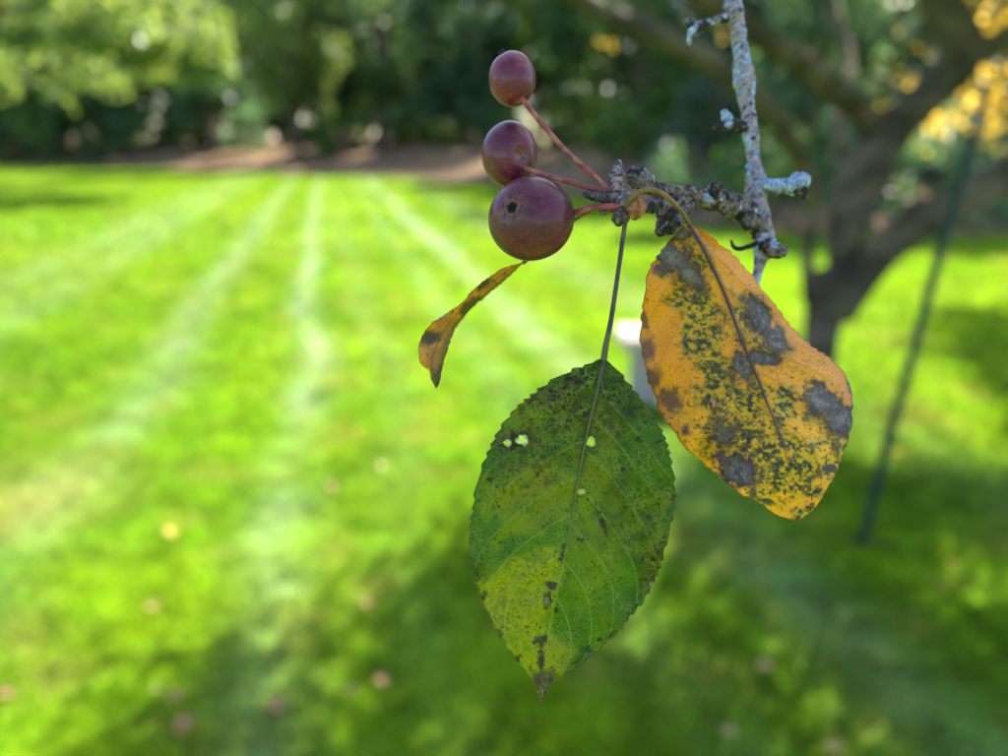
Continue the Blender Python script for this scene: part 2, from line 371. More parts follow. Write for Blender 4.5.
def crown_points(c, rx, rz, nb, nl, rb, seed, squash=.75, cone=False):
    r_ = np.random.default_rng(seed); out = []
    for k in range(nb):
        if cone:
            h = r_.uniform(0, 1) ** 1.4; th = r_.uniform(0, 2 * math.pi); rr = rx * (1 - h) * r_.uniform(.55, 1)
            q = np.array([math.cos(th) * rr, math.sin(th) * rr, (h * 2 - 1) * rz])
        else:
            v = r_.normal(size=3); v /= np.linalg.norm(v); q = v * r_.uniform(.45, 1) ** .6 * np.array([rx, rx, rz])
        s = rb * r_.uniform(.6, 1.3)
        p = r_.normal(size=(int(nl * r_.uniform(.6, 1.3)), 3)); p /= np.linalg.norm(p, axis=1)[:, None]
        p *= (r_.uniform(.3, 1, len(p)) ** .5)[:, None] * np.array([s, s, s * squash])
        if cone: p[:, 2] -= .5 * np.linalg.norm(p[:, :2], axis=1)
        out.append(p + q + c)
    return np.vstack(out)
def bg_tree(name, x, y, h, base, rx, cA, cB, label, seed, nb=26, nl=150, leaf=.3, rb=1.1, trunk=.22, lean=0, cone=False, group='trees along the far edge of the lawn', cat_='tree', extra=None):
    gz = ground_z(x, y); t = empty(name, (x, y, gz), label, cat_, group)
    cz = gz + (h + base) / 2; rz = (h - base) / 2
    if trunk:
        r_ = np.random.default_rng(seed); A = Acc()
        top = gz + (h * .92 if cone else base + (h - base) * .6)
        pts = np.array([[x, y, gz - .15], [x + lean * .2, y, gz + base * .6], [x + lean * .6, y, (gz + base + top) / 2], [x + lean, y, top]])
        A.add(*tube(pts, [trunk * 1.35, trunk, trunk * .7, trunk * .2], 10, n=14), lin(92, 80, 70))
        if not cone:
            for k in range(5):
                th = r_.uniform(0, 6.28); e = np.array([x + lean * .6 + math.cos(th) * rx * .75, y + math.sin(th) * rx * .75, cz + r_.uniform(-.2, .6) * rz])
                s0 = pts[1] + (pts[3] - pts[1]) * r_.uniform(.1, .6)
                A.add(*tube([s0, s0 * .5 + e * .5 + [0, 0, .3], e], [trunk * .5, trunk * .3, trunk * .08], 7, n=8), lin(92, 80, 70))
        A.build('trunk', M_bigbark, t)
    P = crown_points(np.array([x + lean * .6, y, cz]), rx, rz, nb, nl, rb, seed, cone=cone)
    P = P[P[:, 2] > gz + .05]
    if extra is not None: P = np.vstack([P] + [crown_points(np.array(e), 1.4, .7, 16, 70, .5, seed + 50 + q) for q, e in enumerate(extra)])
    V, F, C = leaves(P, leaf, cA, cB, flat=.3)
    o = mesh('crown', V, F, M_foliage, t, colr=C, smooth=False); o['kind'] = 'stuff'
    return t
def at(px, d): return (px - 504) / FPX * (d * math.cos(PITCH) + CAM_H * math.sin(PITCH))
GRN = (.055, .12, .025); GRN2 = (.11, .19, .035); DK = (.065, .14, .082); DK2 = (.095, .18, .105); BLU = (.06, .11, .09); BLU2 = (.11, .17, .14); LT = (.11, .19, .05); LT2 = (.24, .32, .12)  # LT, LT2: leaf colour whitened to carry the sunlit look
# big tree at the left whose lit boughs hang into the picture
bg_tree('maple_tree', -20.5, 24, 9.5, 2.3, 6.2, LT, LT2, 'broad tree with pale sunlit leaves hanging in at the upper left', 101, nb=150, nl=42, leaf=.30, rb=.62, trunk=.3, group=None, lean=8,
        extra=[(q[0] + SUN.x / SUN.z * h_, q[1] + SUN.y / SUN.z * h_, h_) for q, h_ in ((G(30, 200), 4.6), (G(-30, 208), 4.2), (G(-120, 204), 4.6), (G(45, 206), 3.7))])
row = [ # px, distance, height, crown base, radius, colours, label
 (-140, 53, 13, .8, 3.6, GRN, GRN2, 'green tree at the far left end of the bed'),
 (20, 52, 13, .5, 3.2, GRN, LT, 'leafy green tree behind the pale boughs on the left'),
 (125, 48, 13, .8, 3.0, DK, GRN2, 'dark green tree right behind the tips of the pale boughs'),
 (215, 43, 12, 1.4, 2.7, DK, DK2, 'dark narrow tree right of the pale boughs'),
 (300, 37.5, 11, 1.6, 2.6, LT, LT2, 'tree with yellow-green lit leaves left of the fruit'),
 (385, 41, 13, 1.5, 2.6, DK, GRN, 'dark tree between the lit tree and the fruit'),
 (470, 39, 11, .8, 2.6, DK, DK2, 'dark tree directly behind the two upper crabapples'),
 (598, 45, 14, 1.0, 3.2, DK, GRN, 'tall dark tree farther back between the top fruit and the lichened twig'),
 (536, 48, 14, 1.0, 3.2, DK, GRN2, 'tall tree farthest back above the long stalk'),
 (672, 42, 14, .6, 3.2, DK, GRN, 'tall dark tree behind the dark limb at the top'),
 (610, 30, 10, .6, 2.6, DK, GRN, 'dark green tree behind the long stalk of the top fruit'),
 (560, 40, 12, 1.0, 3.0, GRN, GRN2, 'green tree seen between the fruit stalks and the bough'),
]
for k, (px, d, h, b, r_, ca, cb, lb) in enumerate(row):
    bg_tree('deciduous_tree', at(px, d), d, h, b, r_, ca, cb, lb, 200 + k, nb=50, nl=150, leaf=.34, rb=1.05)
for k, (px, d, h, b, r_, ca, cb, lb, cone) in enumerate([
 (640, 26, 9, .4, 2.2, DK, GRN2, 'green tree behind the dark limb left of the lichened twig', False),
 (715, 20, 8.5, .2, 1.9, BLU, BLU2, 'bluish conifer behind the lichened twig', True),
 (800, 17, 8, .2, 1.9, DK, DK2, 'dark conifer behind the left stems of the grey trunk', True),
 (905, 17, 9, .2, 2.0, BLU, BLU2, 'blue-grey spruce behind the fork of the grey trunk', True),
 (1010, 16, 8, .3, 2.0, DK, GRN, 'dark conifer at the right edge behind the yellow leaves', True),
 (1130, 16, 8, .3, 2.2, DK, DK2, 'dark conifer beyond the right edge of the frame', True)]):
    bg_tree('conifer_tree' if cone else 'deciduous_tree', at(px, d), d, h, b, r_, ca, cb, lb, 300 + k, nb=60 if cone else 34, nl=130, leaf=.2, rb=.6 if cone else .9, cone=cone, trunk=.16, group='trees behind the right side of the lawn')
shr = [(60, 50, 1.9, DK, 'dark shrub below the pale boughs at the left'), (150, 46, 1.7, DK, 'dark low shrub at the back of the mulch, left of centre'), (255, 41, 1.7, DK, 'dark shrub under the yellow-green tree'),
       (338, 37.5, 1.1, GRN, 'small round green shrub standing forward on the mulch'), (420, 39, 1.7, DK, 'dark shrub left of the crabapples'), (500, 37, 1.5, DK, 'dark shrub behind the middle crabapple'), (575, 33, 1.5, GRN, 'green shrub behind the fruit stalks'),
       (640, 22, 1.2, GRN, 'green shrub behind the knobbly spur'), (700, 15, 1.0, DK, 'dark shrub just left of the lichened twig'), (770, 13, 1.0, GRN, 'shrub between the lichened twig and the grey trunk'), (850, 12.6, 1.1, DK, 'dark shrub behind the grey trunk'),
       (930, 12.4, 1.1, DK2, 'shrub right of the grey trunk under the low limb'), (1000, 12.6, 1.2, DK, 'dark shrub at the right edge behind the lawn'), (1080, 12.8, 1.2, DK, 'dark shrub past the right edge of the frame')]
for k, (px, d, r_, c, lb) in enumerate(shr):
    bg_tree('shrub', at(px, d), d, r_ * 1.7, .0, r_, c, np.array(c) * 1.8, lb, 400 + k, nb=14, nl=110, leaf=.2 if d > 20 else .1, rb=r_ * .45, trunk=.04, group='shrubs along the back of the mulch bed', cat_='shrub')
# wood beyond, one mass
P = []
for k in range(520):
    x = rng.uniform(-75, 60); y = rng.uniform(46, 66) if x < 8 else rng.uniform(24, 56)
    P.append(crown_points(np.array([x, y, 1 + 12.5 * rng.uniform(0, 1) ** 1.2]), 3, 2.5, 6, 60, 1.6, 900 + k))
V, F, C = leaves(np.vstack(P), .7, DK2, GRN2, flat=.2)
tag(mesh('woodland', V, F, M_foliage, colr=C, smooth=False), 'dense dark wood behind the trees at the back of the lawn', 'woodland', kind='stuff')

# ------------------------------------------------------------------ crabapple tree standing on the lawn
TB = G(806, 428)
D0 = float(proj(TB[None])[2][0])
ct = empty('crabapple_tree', TB, 'spreading grey-barked crabapple tree with forked trunk behind the yellow leaf', 'tree')
def bark_big(P): return .16 * (fbm(P * [9, 9, 5], 4, 3) - .5) + .12 * (fbm(P * [40, 40, 9], 14, 2) - .5)
def barkcol_big(V):
    t = sm(.35, .65, fbm(V * 6, 51, 4))[:, None]; u = sm(.55, .7, fbm(V * 11, 61, 3))[:, None]
    c = lin(60, 53, 42) * (1 - t) + lin(98, 86, 70) * t
    return c * (1 - .5 * u) + lin(80, 82, 60) * .5 * u
def limb(name, pts):
    P = np.array([W(a, b, z) for a, b, z, w in pts]); r = [w * z / FPX / 2 for a, b, z, w in pts]
    V, F = tube(P, r, 20, step=.025, bump=bark_big)
    return mesh(name, V, F, M_bigbark, ct, colr=barkcol_big(V))
z0 = D0
limb('trunk', [(800, 455, z0 + .02, 60), (806, 425, z0, 46), (814, 390, z0, 38), (819, 350, z0 + .02, 33), (824, 318, z0 + .05, 36), (828, 295, z0 + .08, 46), (830, 282, z0 + .1, 52)])
limb('stem', [(812, 300, z0 + .06, 18), (808, 270, z0 + .05, 13), (809, 240, z0 + .03, 12), (814, 205, z0 - .02, 14), (806, 170, z0 - .25, 16), (785, 130, z0 - .6, 20), (740, 82, z0 - 1.1, 22), (680, 46, z0 - 1.55, 22), (600, 10, z0 - 1.95, 21), (500, -50, z0 - 2.3, 20), (380, -150, z0 - 2.6, 14)])
limb('stem', [(836, 305, z0 + .1, 30), (842, 270, z0 + .12, 28), (846, 235, z0 + .15, 38), (854, 200, z0 + .18, 46), (868, 165, z0 + .2, 48), (886, 134, z0 + .22, 44)])
limb('limb', [(880, 150, z0 + .22, 30), (868, 122, z0 + .2, 27), (838, 92, z0 - .1, 25), (800, 62, z0 - .5, 24), (750, 30, z0 - 1.0, 24), (690, -10, z0 - 1.5, 22), (600, -80, z0 - 2.0, 20), (480, -200, z0 - 2.4, 14)])
limb('limb', [(882, 142, z0 + .22, 44), (910, 112, z0 + .2, 38), (945, 80, z0 + .15, 40), (962, 52, z0 + .1, 44), (950, 22, z0 + .05, 42), (935, -10, z0, 38), (930, -60, z0 - .1, 30), (950, -150, z0 - .2, 20)])
limb('limb', [(955, 62, z0 + .12, 30), (985, 48, z0 + .1, 26), (1020, 36, z0 + .05, 24), (1090, 5, z0 - .1, 20), (1200, -60, z0 - .3, 12)])
limb('limb', [(838, 312, z0 + .05, 34), (858, 283, z0 + .04, 34), (884, 250, z0, 36), (915, 226, z0 - .05, 38), (955, 208, z0 - .1, 36), (1000, 180, z0 - .15, 34), (1050, 145, z0 - .2, 30), (1120, 80, z0 - .2, 24), (1220, -20, z0 - .2, 14)])
limb('limb', [(849, 215, z0 + .16, 20), (842, 180, z0 + .3, 13), (838, 120, z0 + .6, 12), (848, 60, z0 + .9, 12), (832, 0, z0 + 1.1, 11), (820, -90, z0 + 1.3, 8)])
# crown: unseen leaf clumps above the frame, placed to shade a chosen part of the lawn
poly_px = [(60, 900), (160, 750), (280, 655), (400, 590), (520, 545), (600, 520), (690, 470), (760, 440), (850, 425), (905, 400), (935, 330), (965, 296), (1100, 285), (1250, 300), (1350, 500), (1300, 1000), (200, 1000)]
POLY = np.array([G(*p)[:2] for p in poly_px])
def inside(P, poly):
    x, y = P[:, 0], P[:, 1]; o = np.zeros(len(P), bool); j = len(poly) - 1
    for i in range(len(poly)):
        a, b = poly[i], poly[j]
        c = ((a[1] > y) != (b[1] > y)) & (x < (b[0] - a[0]) * (y - a[1]) / (b[1] - a[1] + 1e-12) + a[0]); o ^= c; j = i
    return o
sxy = np.array([SUN.x, SUN.y]) / SUN.z
n = 30000
c = np.stack([rng.uniform(-.8, 6.5, n), rng.uniform(.3, 9.5, n), rng.uniform(2.15, 4.3, n)], 1)
g = c[:, :2] - c[:, 2:3] * sxy; gj = g + rng.normal(size=g.shape) * .16
ok = inside(gj, POLY)
px, py, pz = proj(c)
inframe = (pz > 0) & (py > -45) & (px > -60) & (px < 1075)
dap = f2(g[:, 0], g[:, 1], .30, 123, 3)
yc = W(985, 90, z0 + .95); rel = c - yc; tt = rel @ np.array(SUN); dl = np.linalg.norm(rel - tt[:, None] * np.array(SUN), axis=1)
ok &= ~inframe & (dap > .425) & ~((dl < .75) & (tt > 0))
c = c[ok][:1550]
P = [q + rng.normal(size=(30, 3)) * [.13, .13, .09] for q in c]
# unseen leaf clusters added along the sun line to shade the fruiting twig
tw = W(600, 300, .15)
for hgt in (2.35, 2.6, 2.9, 3.2):
    s = tw + np.array(SUN) * (hgt - tw[2]) / SUN.z
    P.append(s + rng.normal(size=(420, 3)) * [.22, .22, .1])
P = np.vstack(P)
px, py, pz = proj(P); P = P[~((pz > 0) & (py > -25) & (px > -40) & (px < 1050))]
YL, YL2 = (.46, .28, .03), (.74, .55, .14)
GL, GL2 = (.05, .12, .015), (.12, .18, .02)
V, F, C = leaves(P, .072, GL, GL2, flat=.3)
o = mesh('crown', V, F, M_foliage, ct, colr=C, smooth=False); o['kind'] = 'stuff'
# yellow leaves that hang into the frame at the upper right, and strays
A = Acc()
spots = [(965, 95, 36, 24, 130), (1000, 70, 28, 30, 90), (940, 118, 14, 14, 36), (985, 128, 22, 12, 50), (990, 8, 22, 10, 40), (1040, 100, 40, 40, 120), (605, 42, 5, 4, 5), (721, 31, 4, 3, 4), (905, 82, 5, 5, 5), (893, 102, 5, 4, 4), (945, 40, 10, 6, 5)]
for a, b, sx, sy, n in spots:
    Q = np.array([W(a + random.gauss(0, sx), b + random.gauss(0, sy), z0 + .7 + random.uniform(-.4, .9)) for _ in range(n)])
    A.add(*leaves(Q, .055, YL, YL2, flat=.3, asp=.7))
o = A.build('yellow_foliage', M_foliage, ct, smooth=False); o['kind'] = 'stuff'; o['label'] = 'golden yellow autumn leaves on the low right limb'
# twigs carrying those leaves
A = Acc()
for k in range(26):
    a, b = random.choice([(965, 95), (1000, 70), (1040, 100), (985, 20)]); e = W(a + random.gauss(0, 25), b + random.gauss(0, 20), z0 + .7 + random.uniform(-.4, .9)); s = W(1120 + random.uniform(-30, 60), 70 + random.uniform(-60, 20), z0 - .2)
    A.add(*tube([s, (s + e) / 2 + [0, 0, .05], e], [.009, .006, .002], 5, n=6), lin(90, 78, 66))
A.build('twigs', M_bigbark, ct)

# ------------------------------------------------------------------ stone bench
bp0 = G(640, 408); zb = float(proj(bp0[None])[2][0])
bt = empty('stone_bench', (bp0[0] + .36, bp0[1] + .15, 0), 'low pale stone bench with legs toned grey for shade on the lawn between the two leaves', 'bench')
x0, y0 = bp0[0] - .12, bp0[1]
V, F = box((x0 + .42, y0 + .13, .395), (.86, .36, .07), .012); mesh('slab', V, F, M_stone, bt, colr=np.tile(lin(172, 160, 148), (len(V), 1)), smooth=False)
for dx in (.13, .70):
    V, F = box((x0 + dx + .03, y0 + .13, .178), (.14, .26, .364), .01); mesh('leg', V, F, M_stone, bt, colr=np.tile(lin(150, 142, 134), (len(V), 1)), smooth=False)  # legs darker than the slab: the shade under it put into the colour
# ------------------------------------------------------------------ green pole
pb = G(864, 548); pt_ = W(984, 96, float(proj(pb[None])[2][0]) - .05)
pole = empty('garden_pole', pb, 'thin dark green metal pole pushed into the shaded lawn on the right', 'pole')
zp = float(proj(pb[None])[2][0])
pts = [pb + [0, 0, -.05]] + [W(a, b, z) for a, b, z in [(870, 512, zp - .02), (904, 385, zp - .1), (938, 262, zp - .12), (962, 180, zp - .12), (985, 98, zp - .1)]]
V, F = tube(pts, [.0165] * len(pts), 12, n=60); mesh('shaft', V, F, M_paint, pole, colr=np.tile(lin(14, 44, 34), (len(V), 1)))
V, F = tube([pb + [-.07, .02, .028], pb + [0, 0, .03], pb + [.12, -.03, .028]], [.009, .012, .009], 10, n=12); mesh('foot_bar', V, F, M_paint, pole, colr=np.tile(lin(12, 36, 28), (len(V), 1)))
V, F = tube([pts[-1] - [0, 0, .01], pts[-1] + [0, 0, .015]], [.015, .013], 12, n=6); mesh('cap', V, F, M_paint, pole, colr=np.tile(lin(12, 36, 28), (len(V), 1)))

# ------------------------------------------------------------------ fallen leaves on the lawn
def fallen(px, py, c, size, label, seed):
    r_ = np.random.default_rng(seed); p = G(px, py, .035); n, m = 13, 9
    a = r_.uniform(0, 6.28); u = np.linspace(0, 1, n); v = np.linspace(-1, 1, m); U, Vv = np.meshgrid(u, v, indexing='ij')
    wd = np.sin(np.pi * np.clip(U, 0.02, .98) ** .8) * .36
    X = (U - .5) * size; Y = Vv * wd * size; Z = size * (.22 * Vv ** 2 * wd / .36 + .25 * (U - .4) ** 2 + .05 * np.sin(7 * U + seed))
    V = np.stack([X * math.cos(a) - Y * math.sin(a), X * math.sin(a) + Y * math.cos(a), Z], -1).reshape(-1, 3) + p
    i = np.arange(n - 1)[:, None] * m; j = np.arange(m - 1)[None]
    F = np.stack([i + j, i + m + j, i + m + j + 1, i + j + 1], -1).reshape(-1, 4)
    cc = np.array(c) * (.7 + .6 * r_.uniform(0, 1, (len(V), 1)))
    t = empty('fallen_leaf', p, label, 'leaf', 'fallen leaves on the lawn')
    mesh('blade', V, F, M_foliage, t, colr=cc)
    s = np.array([-.5 * size * math.cos(a), -.5 * size * math.sin(a), .06 * size]) + p; e = s + np.array([-.4 * size * math.cos(a), -.4 * size * math.sin(a), -.1 * size])
    V, F = tube([s, (s + e) / 2, e], [.0012, .001, .0008], 6, n=5); mesh('stalk', V, F, M_stalk, t, colr=np.tile(lin(140, 100, 60), (len(V), 1)))
Y_, T_, P_ = (.62, .42, .06), (.5, .36, .16), (.50, .24, .17)
for k, (a, b, c_, s, lb) in enumerate([
 (173, 533, Y_, .075, 'bright yellow fallen leaf on the lit lawn, left half'), (154, 607, T_, .055, 'tan fallen leaf below the bright yellow one on the lawn'),
 (157, 690, T_, .04, 'small tan fallen leaf above the pink pair at the lower left'), (176, 697, P_, .05, 'small pinkish fallen leaf just above the bigger pink one'),
 (186, 725, P_, .065, 'pinkish fallen leaf near the bottom edge, left of its twin'), (277, 706, P_, .062, 'pinkish fallen leaf at the edge of the shade, bottom left'),
 (383, 467, T_, .06, 'tan fallen leaf on the lit lawn left of the green leaf'), (358, 433, Y_, .05, 'pale yellow fallen leaf highest on the lit lawn'),
 (333, 487, P_, .06, 'pinkish fallen leaf near the pale wheel track'), (765, 668, T_, .065, 'tan fallen leaf in the shade below the yellow leaf'),
 (367, 603, P_, .045, 'small dull fallen leaf at the upper edge of the shade'), (381, 680, P_, .045, 'small reddish fallen leaf in the shade left of the green leaf'), (352, 692, P_, .04, 'dull reddish fallen leaf in the shade by the bottom'),
 (952, 566, Y_, .06, 'yellowish fallen leaf right of the foot of the green pole'), (900, 452, Y_, .055, 'yellow fallen leaf beside the green pole'), (835, 748, T_, .055, 'tan fallen leaf at the bottom edge, right side'),
 (730, 733, T_, .05, 'tan fallen leaf at the bottom right of the green leaf tip'), (215, 441, Y_, .045, 'small yellowish fallen leaf between the wheel tracks'), (5, 694, P_, .05, 'dull fallen leaf at the bottom left edge')]):
    fallen(a, b, c_, s * .95, lb, 50 + k)

# ================================================================== FRUITING BRANCH (foreground)
D = FOCUS
PXM = D / FPX                                            # metres per photo pixel at the focus distance
root = W(735, -600, .21)
br = empty('fruiting_branch', root, 'lichened crabapple twig with three dark red fruits and three leaves in the foreground', 'branch')
def bark_bump(amp=.22, f=260):
    def b(P): return amp * (fbm(P * f * 1.6, 5, 3) - .5) * 3 + amp * 1.1 * (np.abs(fbm(P * f * 5, 15, 3) - .5) * -6 + .4) * .6 + amp * .8 * (vn(P * f * 14, 25) - .5)
    return b
def barkcol(V, dark=.5, lich=.5, seed=0, tone=(150, 132, 126)):
    n1 = fbm(V * 800, 31 + seed, 4); n2 = fbm(V * 1500, 41 + seed, 3); n3 = fbm(V * 420, 71 + seed, 5); n4 = fbm(V * 2600, 11 + seed, 2)
    c = lin(*tone) + (lin(44, 38, 36) - lin(*tone)) * sm(dark + .12, dark - .12, 1 - n1)[:, None] * 1.0
    c = c + (lin(26, 24, 24) - c) * sm(.58, .72, n2)[:, None] * .8
    l = sm(1 - lich - .06, 1 - lich + .08, n3)[:, None]
    lc = lin(112, 134, 162) + (lin(170, 182, 200) - lin(112, 134, 162)) * sm(.4, .65, n4)[:, None]
    c = c + (lc - c) * l * .9
    return np.clip(c, .004, 1)
def twig(pts, name, parent, dark=.5, lich=.4, amp=.2, f=260, m=30, seed=0, step=.0003, mat=None, tone=(122, 106, 100)):
    """pts: (px, py, depth, width px at the focus scale)"""
    P = np.array([W(a, b, z) for a, b, z, w in pts]); r = [w * z / FPX / 2 for a, b, z, w in pts]
    V, F = tube(P, r, m, step=step, bump=bark_bump(amp, f))
    return mesh(name, V, F, mat or M_bark, parent, colr=barkcol(V, dark, lich, seed, tone))
zt = .166                                               # main twig sits behind the leaves
stem = twig([(735, -600, .21, 23.5), (726, -300, .195, 21.3), (728, -60, .175, 18.1), (733, 0, zt, 17.1), (736, 25, zt, 17.1), (741, 50, zt, 14.9), (743, 66, zt, 18.1), (744, 80, zt, 21.3), (746, 95, zt, 17.1), (748, 112, zt, 14.9), (750, 127, zt - .0005, 17.1), (752, 145, zt - .001, 13.9), (755, 168, zt - .001, 14.9), (757, 184, zt - .001, 22.4), (757, 200, zt - .002, 20.2), (761, 218, zt - .002, 19.2), (764, 234, zt - .002, 18.1), (763, 248, zt - .002, 19.2), (760, 262, zt - .002, 11.8), (757, 276, zt - .002, 9.1), (755, 290, zt - .002, 8.6)],
            'stem', br, dark=.36, lich=.41, amp=.17, f=240, seed=1, tone=(146, 132, 136))
sp = lambda pts, **k: twig(pts, 'spur', br, **k)
sp([(757, 188, zt - .003, 16), (772, 186, zt - .004, 14), (788, 186, zt - .004, 16), (798, 184, zt - .004, 20), (804, 186, zt - .004, 18)], dark=.42, lich=.62, amp=.3, f=330, seed=2)
sp([(797, 189, zt - .005, 10), (803, 193, zt - .005, 12), (806, 197, zt - .005, 7)], dark=.56, lich=.2, amp=.35, f=500, seed=3)
sp([(734, 16, zt, 10), (722, 19, zt - .001, 8), (707, 23, zt - .002, 8), (694, 29, zt - .003, 9), (690, 36, zt - .003, 6), (688, 48, zt - .003, 4)], dark=.55, lich=.45, amp=.2, seed=4)
sp([(693, 29, zt - .003, 8), (689, 24, zt - .003, 7), (685, 19, zt - .003, 5)], dark=.56, lich=.2, amp=.3, seed=5)
sp([(744, 127, zt - .001, 11), (733, 124, zt - .003, 11), (724, 126, zt - .004, 10), (715, 128, zt - .005, 5)], dark=.65, lich=.35, amp=.3, f=420, seed=6)
sp([(728, 122, zt - .003, 9), (726, 116, zt - .004, 10), (724, 111, zt - .004, 6)], dark=.4, lich=.6, amp=.3, f=420, seed=7)
sp([(762, 246, zt - .003, 13), (772, 249, zt - .005, 17), (779, 251, zt - .006, 14), (786, 250, zt - .006, 9)], dark=.5, lich=.38, amp=.38, f=420, seed=8)
sp([(758, 243, zt - .003, 6), (747, 247, zt - .004, 5), (738, 249, zt - .005, 4.5), (733, 246, zt - .005, 3.5), (731, 240, zt - .005, 2)], dark=.85, lich=.05, amp=.12, m=14, seed=9)
# side shoot running left to the fruit spur
sp([(762, 236, zt - .002, 16), (756, 224, zt - .003, 20), (746, 213, zt - .005, 24), (735, 206, zt - .007, 23), (722, 202, zt - .010, 21), (710, 199, zt - .012, 20), (700, 198, zt - .014, 17), (688, 193, zt - .016, 15), (674, 191, zt - .018, 13), (662, 190, zt - .019, 12), (652, 188, zt - .020, 14), (643, 181, zt - .021, 19), (635, 177, zt - .021, 19), (629, 177, zt - .021, 13)], dark=.48, lich=.30, amp=.27, f=340, m=34, seed=10, step=.0003)
sp([(746, 214, zt - .007, 14), (748, 222, zt - .008, 16), (750, 228, zt - .008, 10)], dark=.56, lich=.2, amp=.35, f=450, seed=11)
sp([(716, 196, zt - .013, 14), (714, 189, zt - .014, 16), (713, 184, zt - .0145, 11)], dark=.5, lich=.2, amp=.25, f=420, seed=12)
sp([(697, 200, zt - .014, 9), (690, 206, zt - .016, 9), (683, 213, zt - .018, 15), (675, 219, zt - .019, 21), (668, 224, zt - .0195, 19), (662, 230, zt - .02, 15), (658, 234, zt - .02, 9)], dark=.5, lich=.30, amp=.42, f=430, m=32, seed=13, step=.0003)
sp([(688, 197, zt - .016, 10), (677, 202, zt - .018, 13), (665, 204, zt - .020, 15), (654, 205, zt - .021, 15), (644, 207, zt - .022, 14), (636, 206, zt - .023, 15), (628, 202, zt - .024, 18), (618, 199, zt - .025, 13), (606, 198, zt - .025, 9), (593, 196, zt - .025, 9), (583, 194, zt - .025, 5)], dark=.48, lich=.25, amp=.22, f=420, m=30, seed=14, step=.0003)
sp([(663, 206, zt - .0205, 9), (660, 213, zt - .021, 8), (657, 217, zt - .021, 4)], dark=.56, lich=.2, amp=.3, f=450, seed=15)
# buds and leaf scars around the hub
zh = D + .002
def bud(pts, c1, c2, label=None, amp=.1):
    P = np.array([W(a, b, z) for a, b, z, w in pts]); r = [w * z / FPX / 2 for a, b, z, w in pts]
    L = np.linalg.norm(P[-1] - P[0])
    def bm(Q):
        u = (Q - P[0]) @ (P[-1] - P[0]) / L ** 2
        sc_ = np.modf(np.abs(u) * 4.5 + .6 * fbm(Q * 900, 3, 2))[0]
        return amp * 1.8 * (1 - sc_) + .5 * (fbm(Q * 1800, 8, 3) - .5)
    V, F = tube(P, r, 22, step=.0002, bump=bm)
    t = sm(.35, .7, fbm(V * 1900, 9, 3))[:, None]; c = np.asarray(c1) * (1 - t) + np.asarray(c2) * t
    o = mesh('bud', V, F, M_bark, br, colr=c)
    if label: o['label'] = label
bud([(618, 197, zh, 12), (617, 188, zh - .0005, 14), (617, 178, zh - .001, 14), (618, 168, zh - .001, 9), (619.5, 160, zh - .001, 3)], lin(58, 48, 54), lin(150, 128, 132), 'pointed grey-violet bud standing upright on the spur')
bud([(624, 210, zh - .002, 12), (621, 216, zh - .003, 16), (619, 221, zh - .003, 14), (618, 225, zh - .003, 7)], lin(52, 42, 38), lin(120, 102, 92))
bud([(612, 206, zh - .001, 8), (606, 210, zh - .001, 9), (599, 214, zh - .001, 3)], lin(70, 58, 54), lin(130, 110, 104))
bud([(636, 200, zh - .003, 12), (636, 208, zh - .004, 17), (635, 214, zh - .004, 14), (634, 219, zh - .004, 6)], lin(120, 72, 44), lin(168, 112, 72), 'coppery swollen bud scar under the arched leaf stalk')
bud([(626, 196, zh - .002, 12), (625, 201, zh - .003, 16), (623, 206, zh - .003, 13)], lin(80, 66, 62), lin(150, 130, 126))
bud([(608, 199, zh - .002, 8), (600, 197, zh - .002, 10), (591, 195, zh - .002, 7), (584, 193, zh - .002, 3)], lin(40, 36, 40), lin(84, 78, 84))
# crusty lichen flakes on the stem
A = Acc()
def flakes(pts, n, w0, c1, c2):
    q = cat(np.array(pts, float), 200)
    for k in range(n):
        a, b, z, w = q[rng.integers(0, 200)]
        th = rng.uniform(0, 2 * math.pi); Cc = W(a, b, z); rr = w * z / FPX / 2 * .97
        nrm = math.cos(th) * RT * 1.0 + math.sin(th) * (-FW) * (1 if math.sin(th) > 0 else .5) + .35 * UP * rng.uniform(-1, 1); nrm /= np.linalg.norm(nrm)
        t1 = np.cross(nrm, UP); t1 /= np.linalg.norm(t1); t2 = np.cross(nrm, t1)
        s = w0 * rng.uniform(.5, 1.5); m = 9; ph = np.linspace(0, 2 * math.pi, m, endpoint=False); rad = s * rng.uniform(.6, 1.25, m)
        ring = Cc + nrm * rr + (np.cos(ph) * rad)[:, None] * t1 + (np.sin(ph) * rad)[:, None] * t2 - nrm * s * .25
        in_ = Cc + nrm * (rr + s * .22) + (np.cos(ph) * rad * .6)[:, None] * t1 + (np.sin(ph) * rad * .6)[:, None] * t2
        top = Cc + nrm * (rr + s * .12); Vv = np.vstack([ring, in_, top + (np.cos(ph) * rad * .1)[:, None] * t1 + (np.sin(ph) * rad * .1)[:, None] * t2])
        Fq = [[x + r_ * m, (x + 1) % m + r_ * m, (x + 1) % m + (r_ + 1) * m, x + (r_ + 1) * m] for r_ in (0, 1) for x in range(m)]
        cc = c1 + (c2 - c1) * rng.uniform(0, 1)
        A.add(Vv, Fq, cc)
LB1, LB2 = lin(100, 130, 166), lin(154, 174, 200)
flakes([(736, 20, zt, 15), (743, 66, zt, 17), (744, 80, zt, 19), (748, 112, zt, 13)], 90, .00045, LB1, LB2)
flakes([(743, 66, zt, 19), (746, 95, zt, 16)], 60, .00055, LB1, LB2)
flakes([(752, 160, zt - .001, 13), (757, 184, zt - .001, 20), (757, 204, zt - .002, 18), (763, 240, zt - .002, 16)], 120, .0005, LB1, LB2)
flakes([(765, 184, zt - .004, 12), (804, 183, zt - .004, 17)], 130, .00055, lin(88, 126, 170), lin(140, 170, 204))
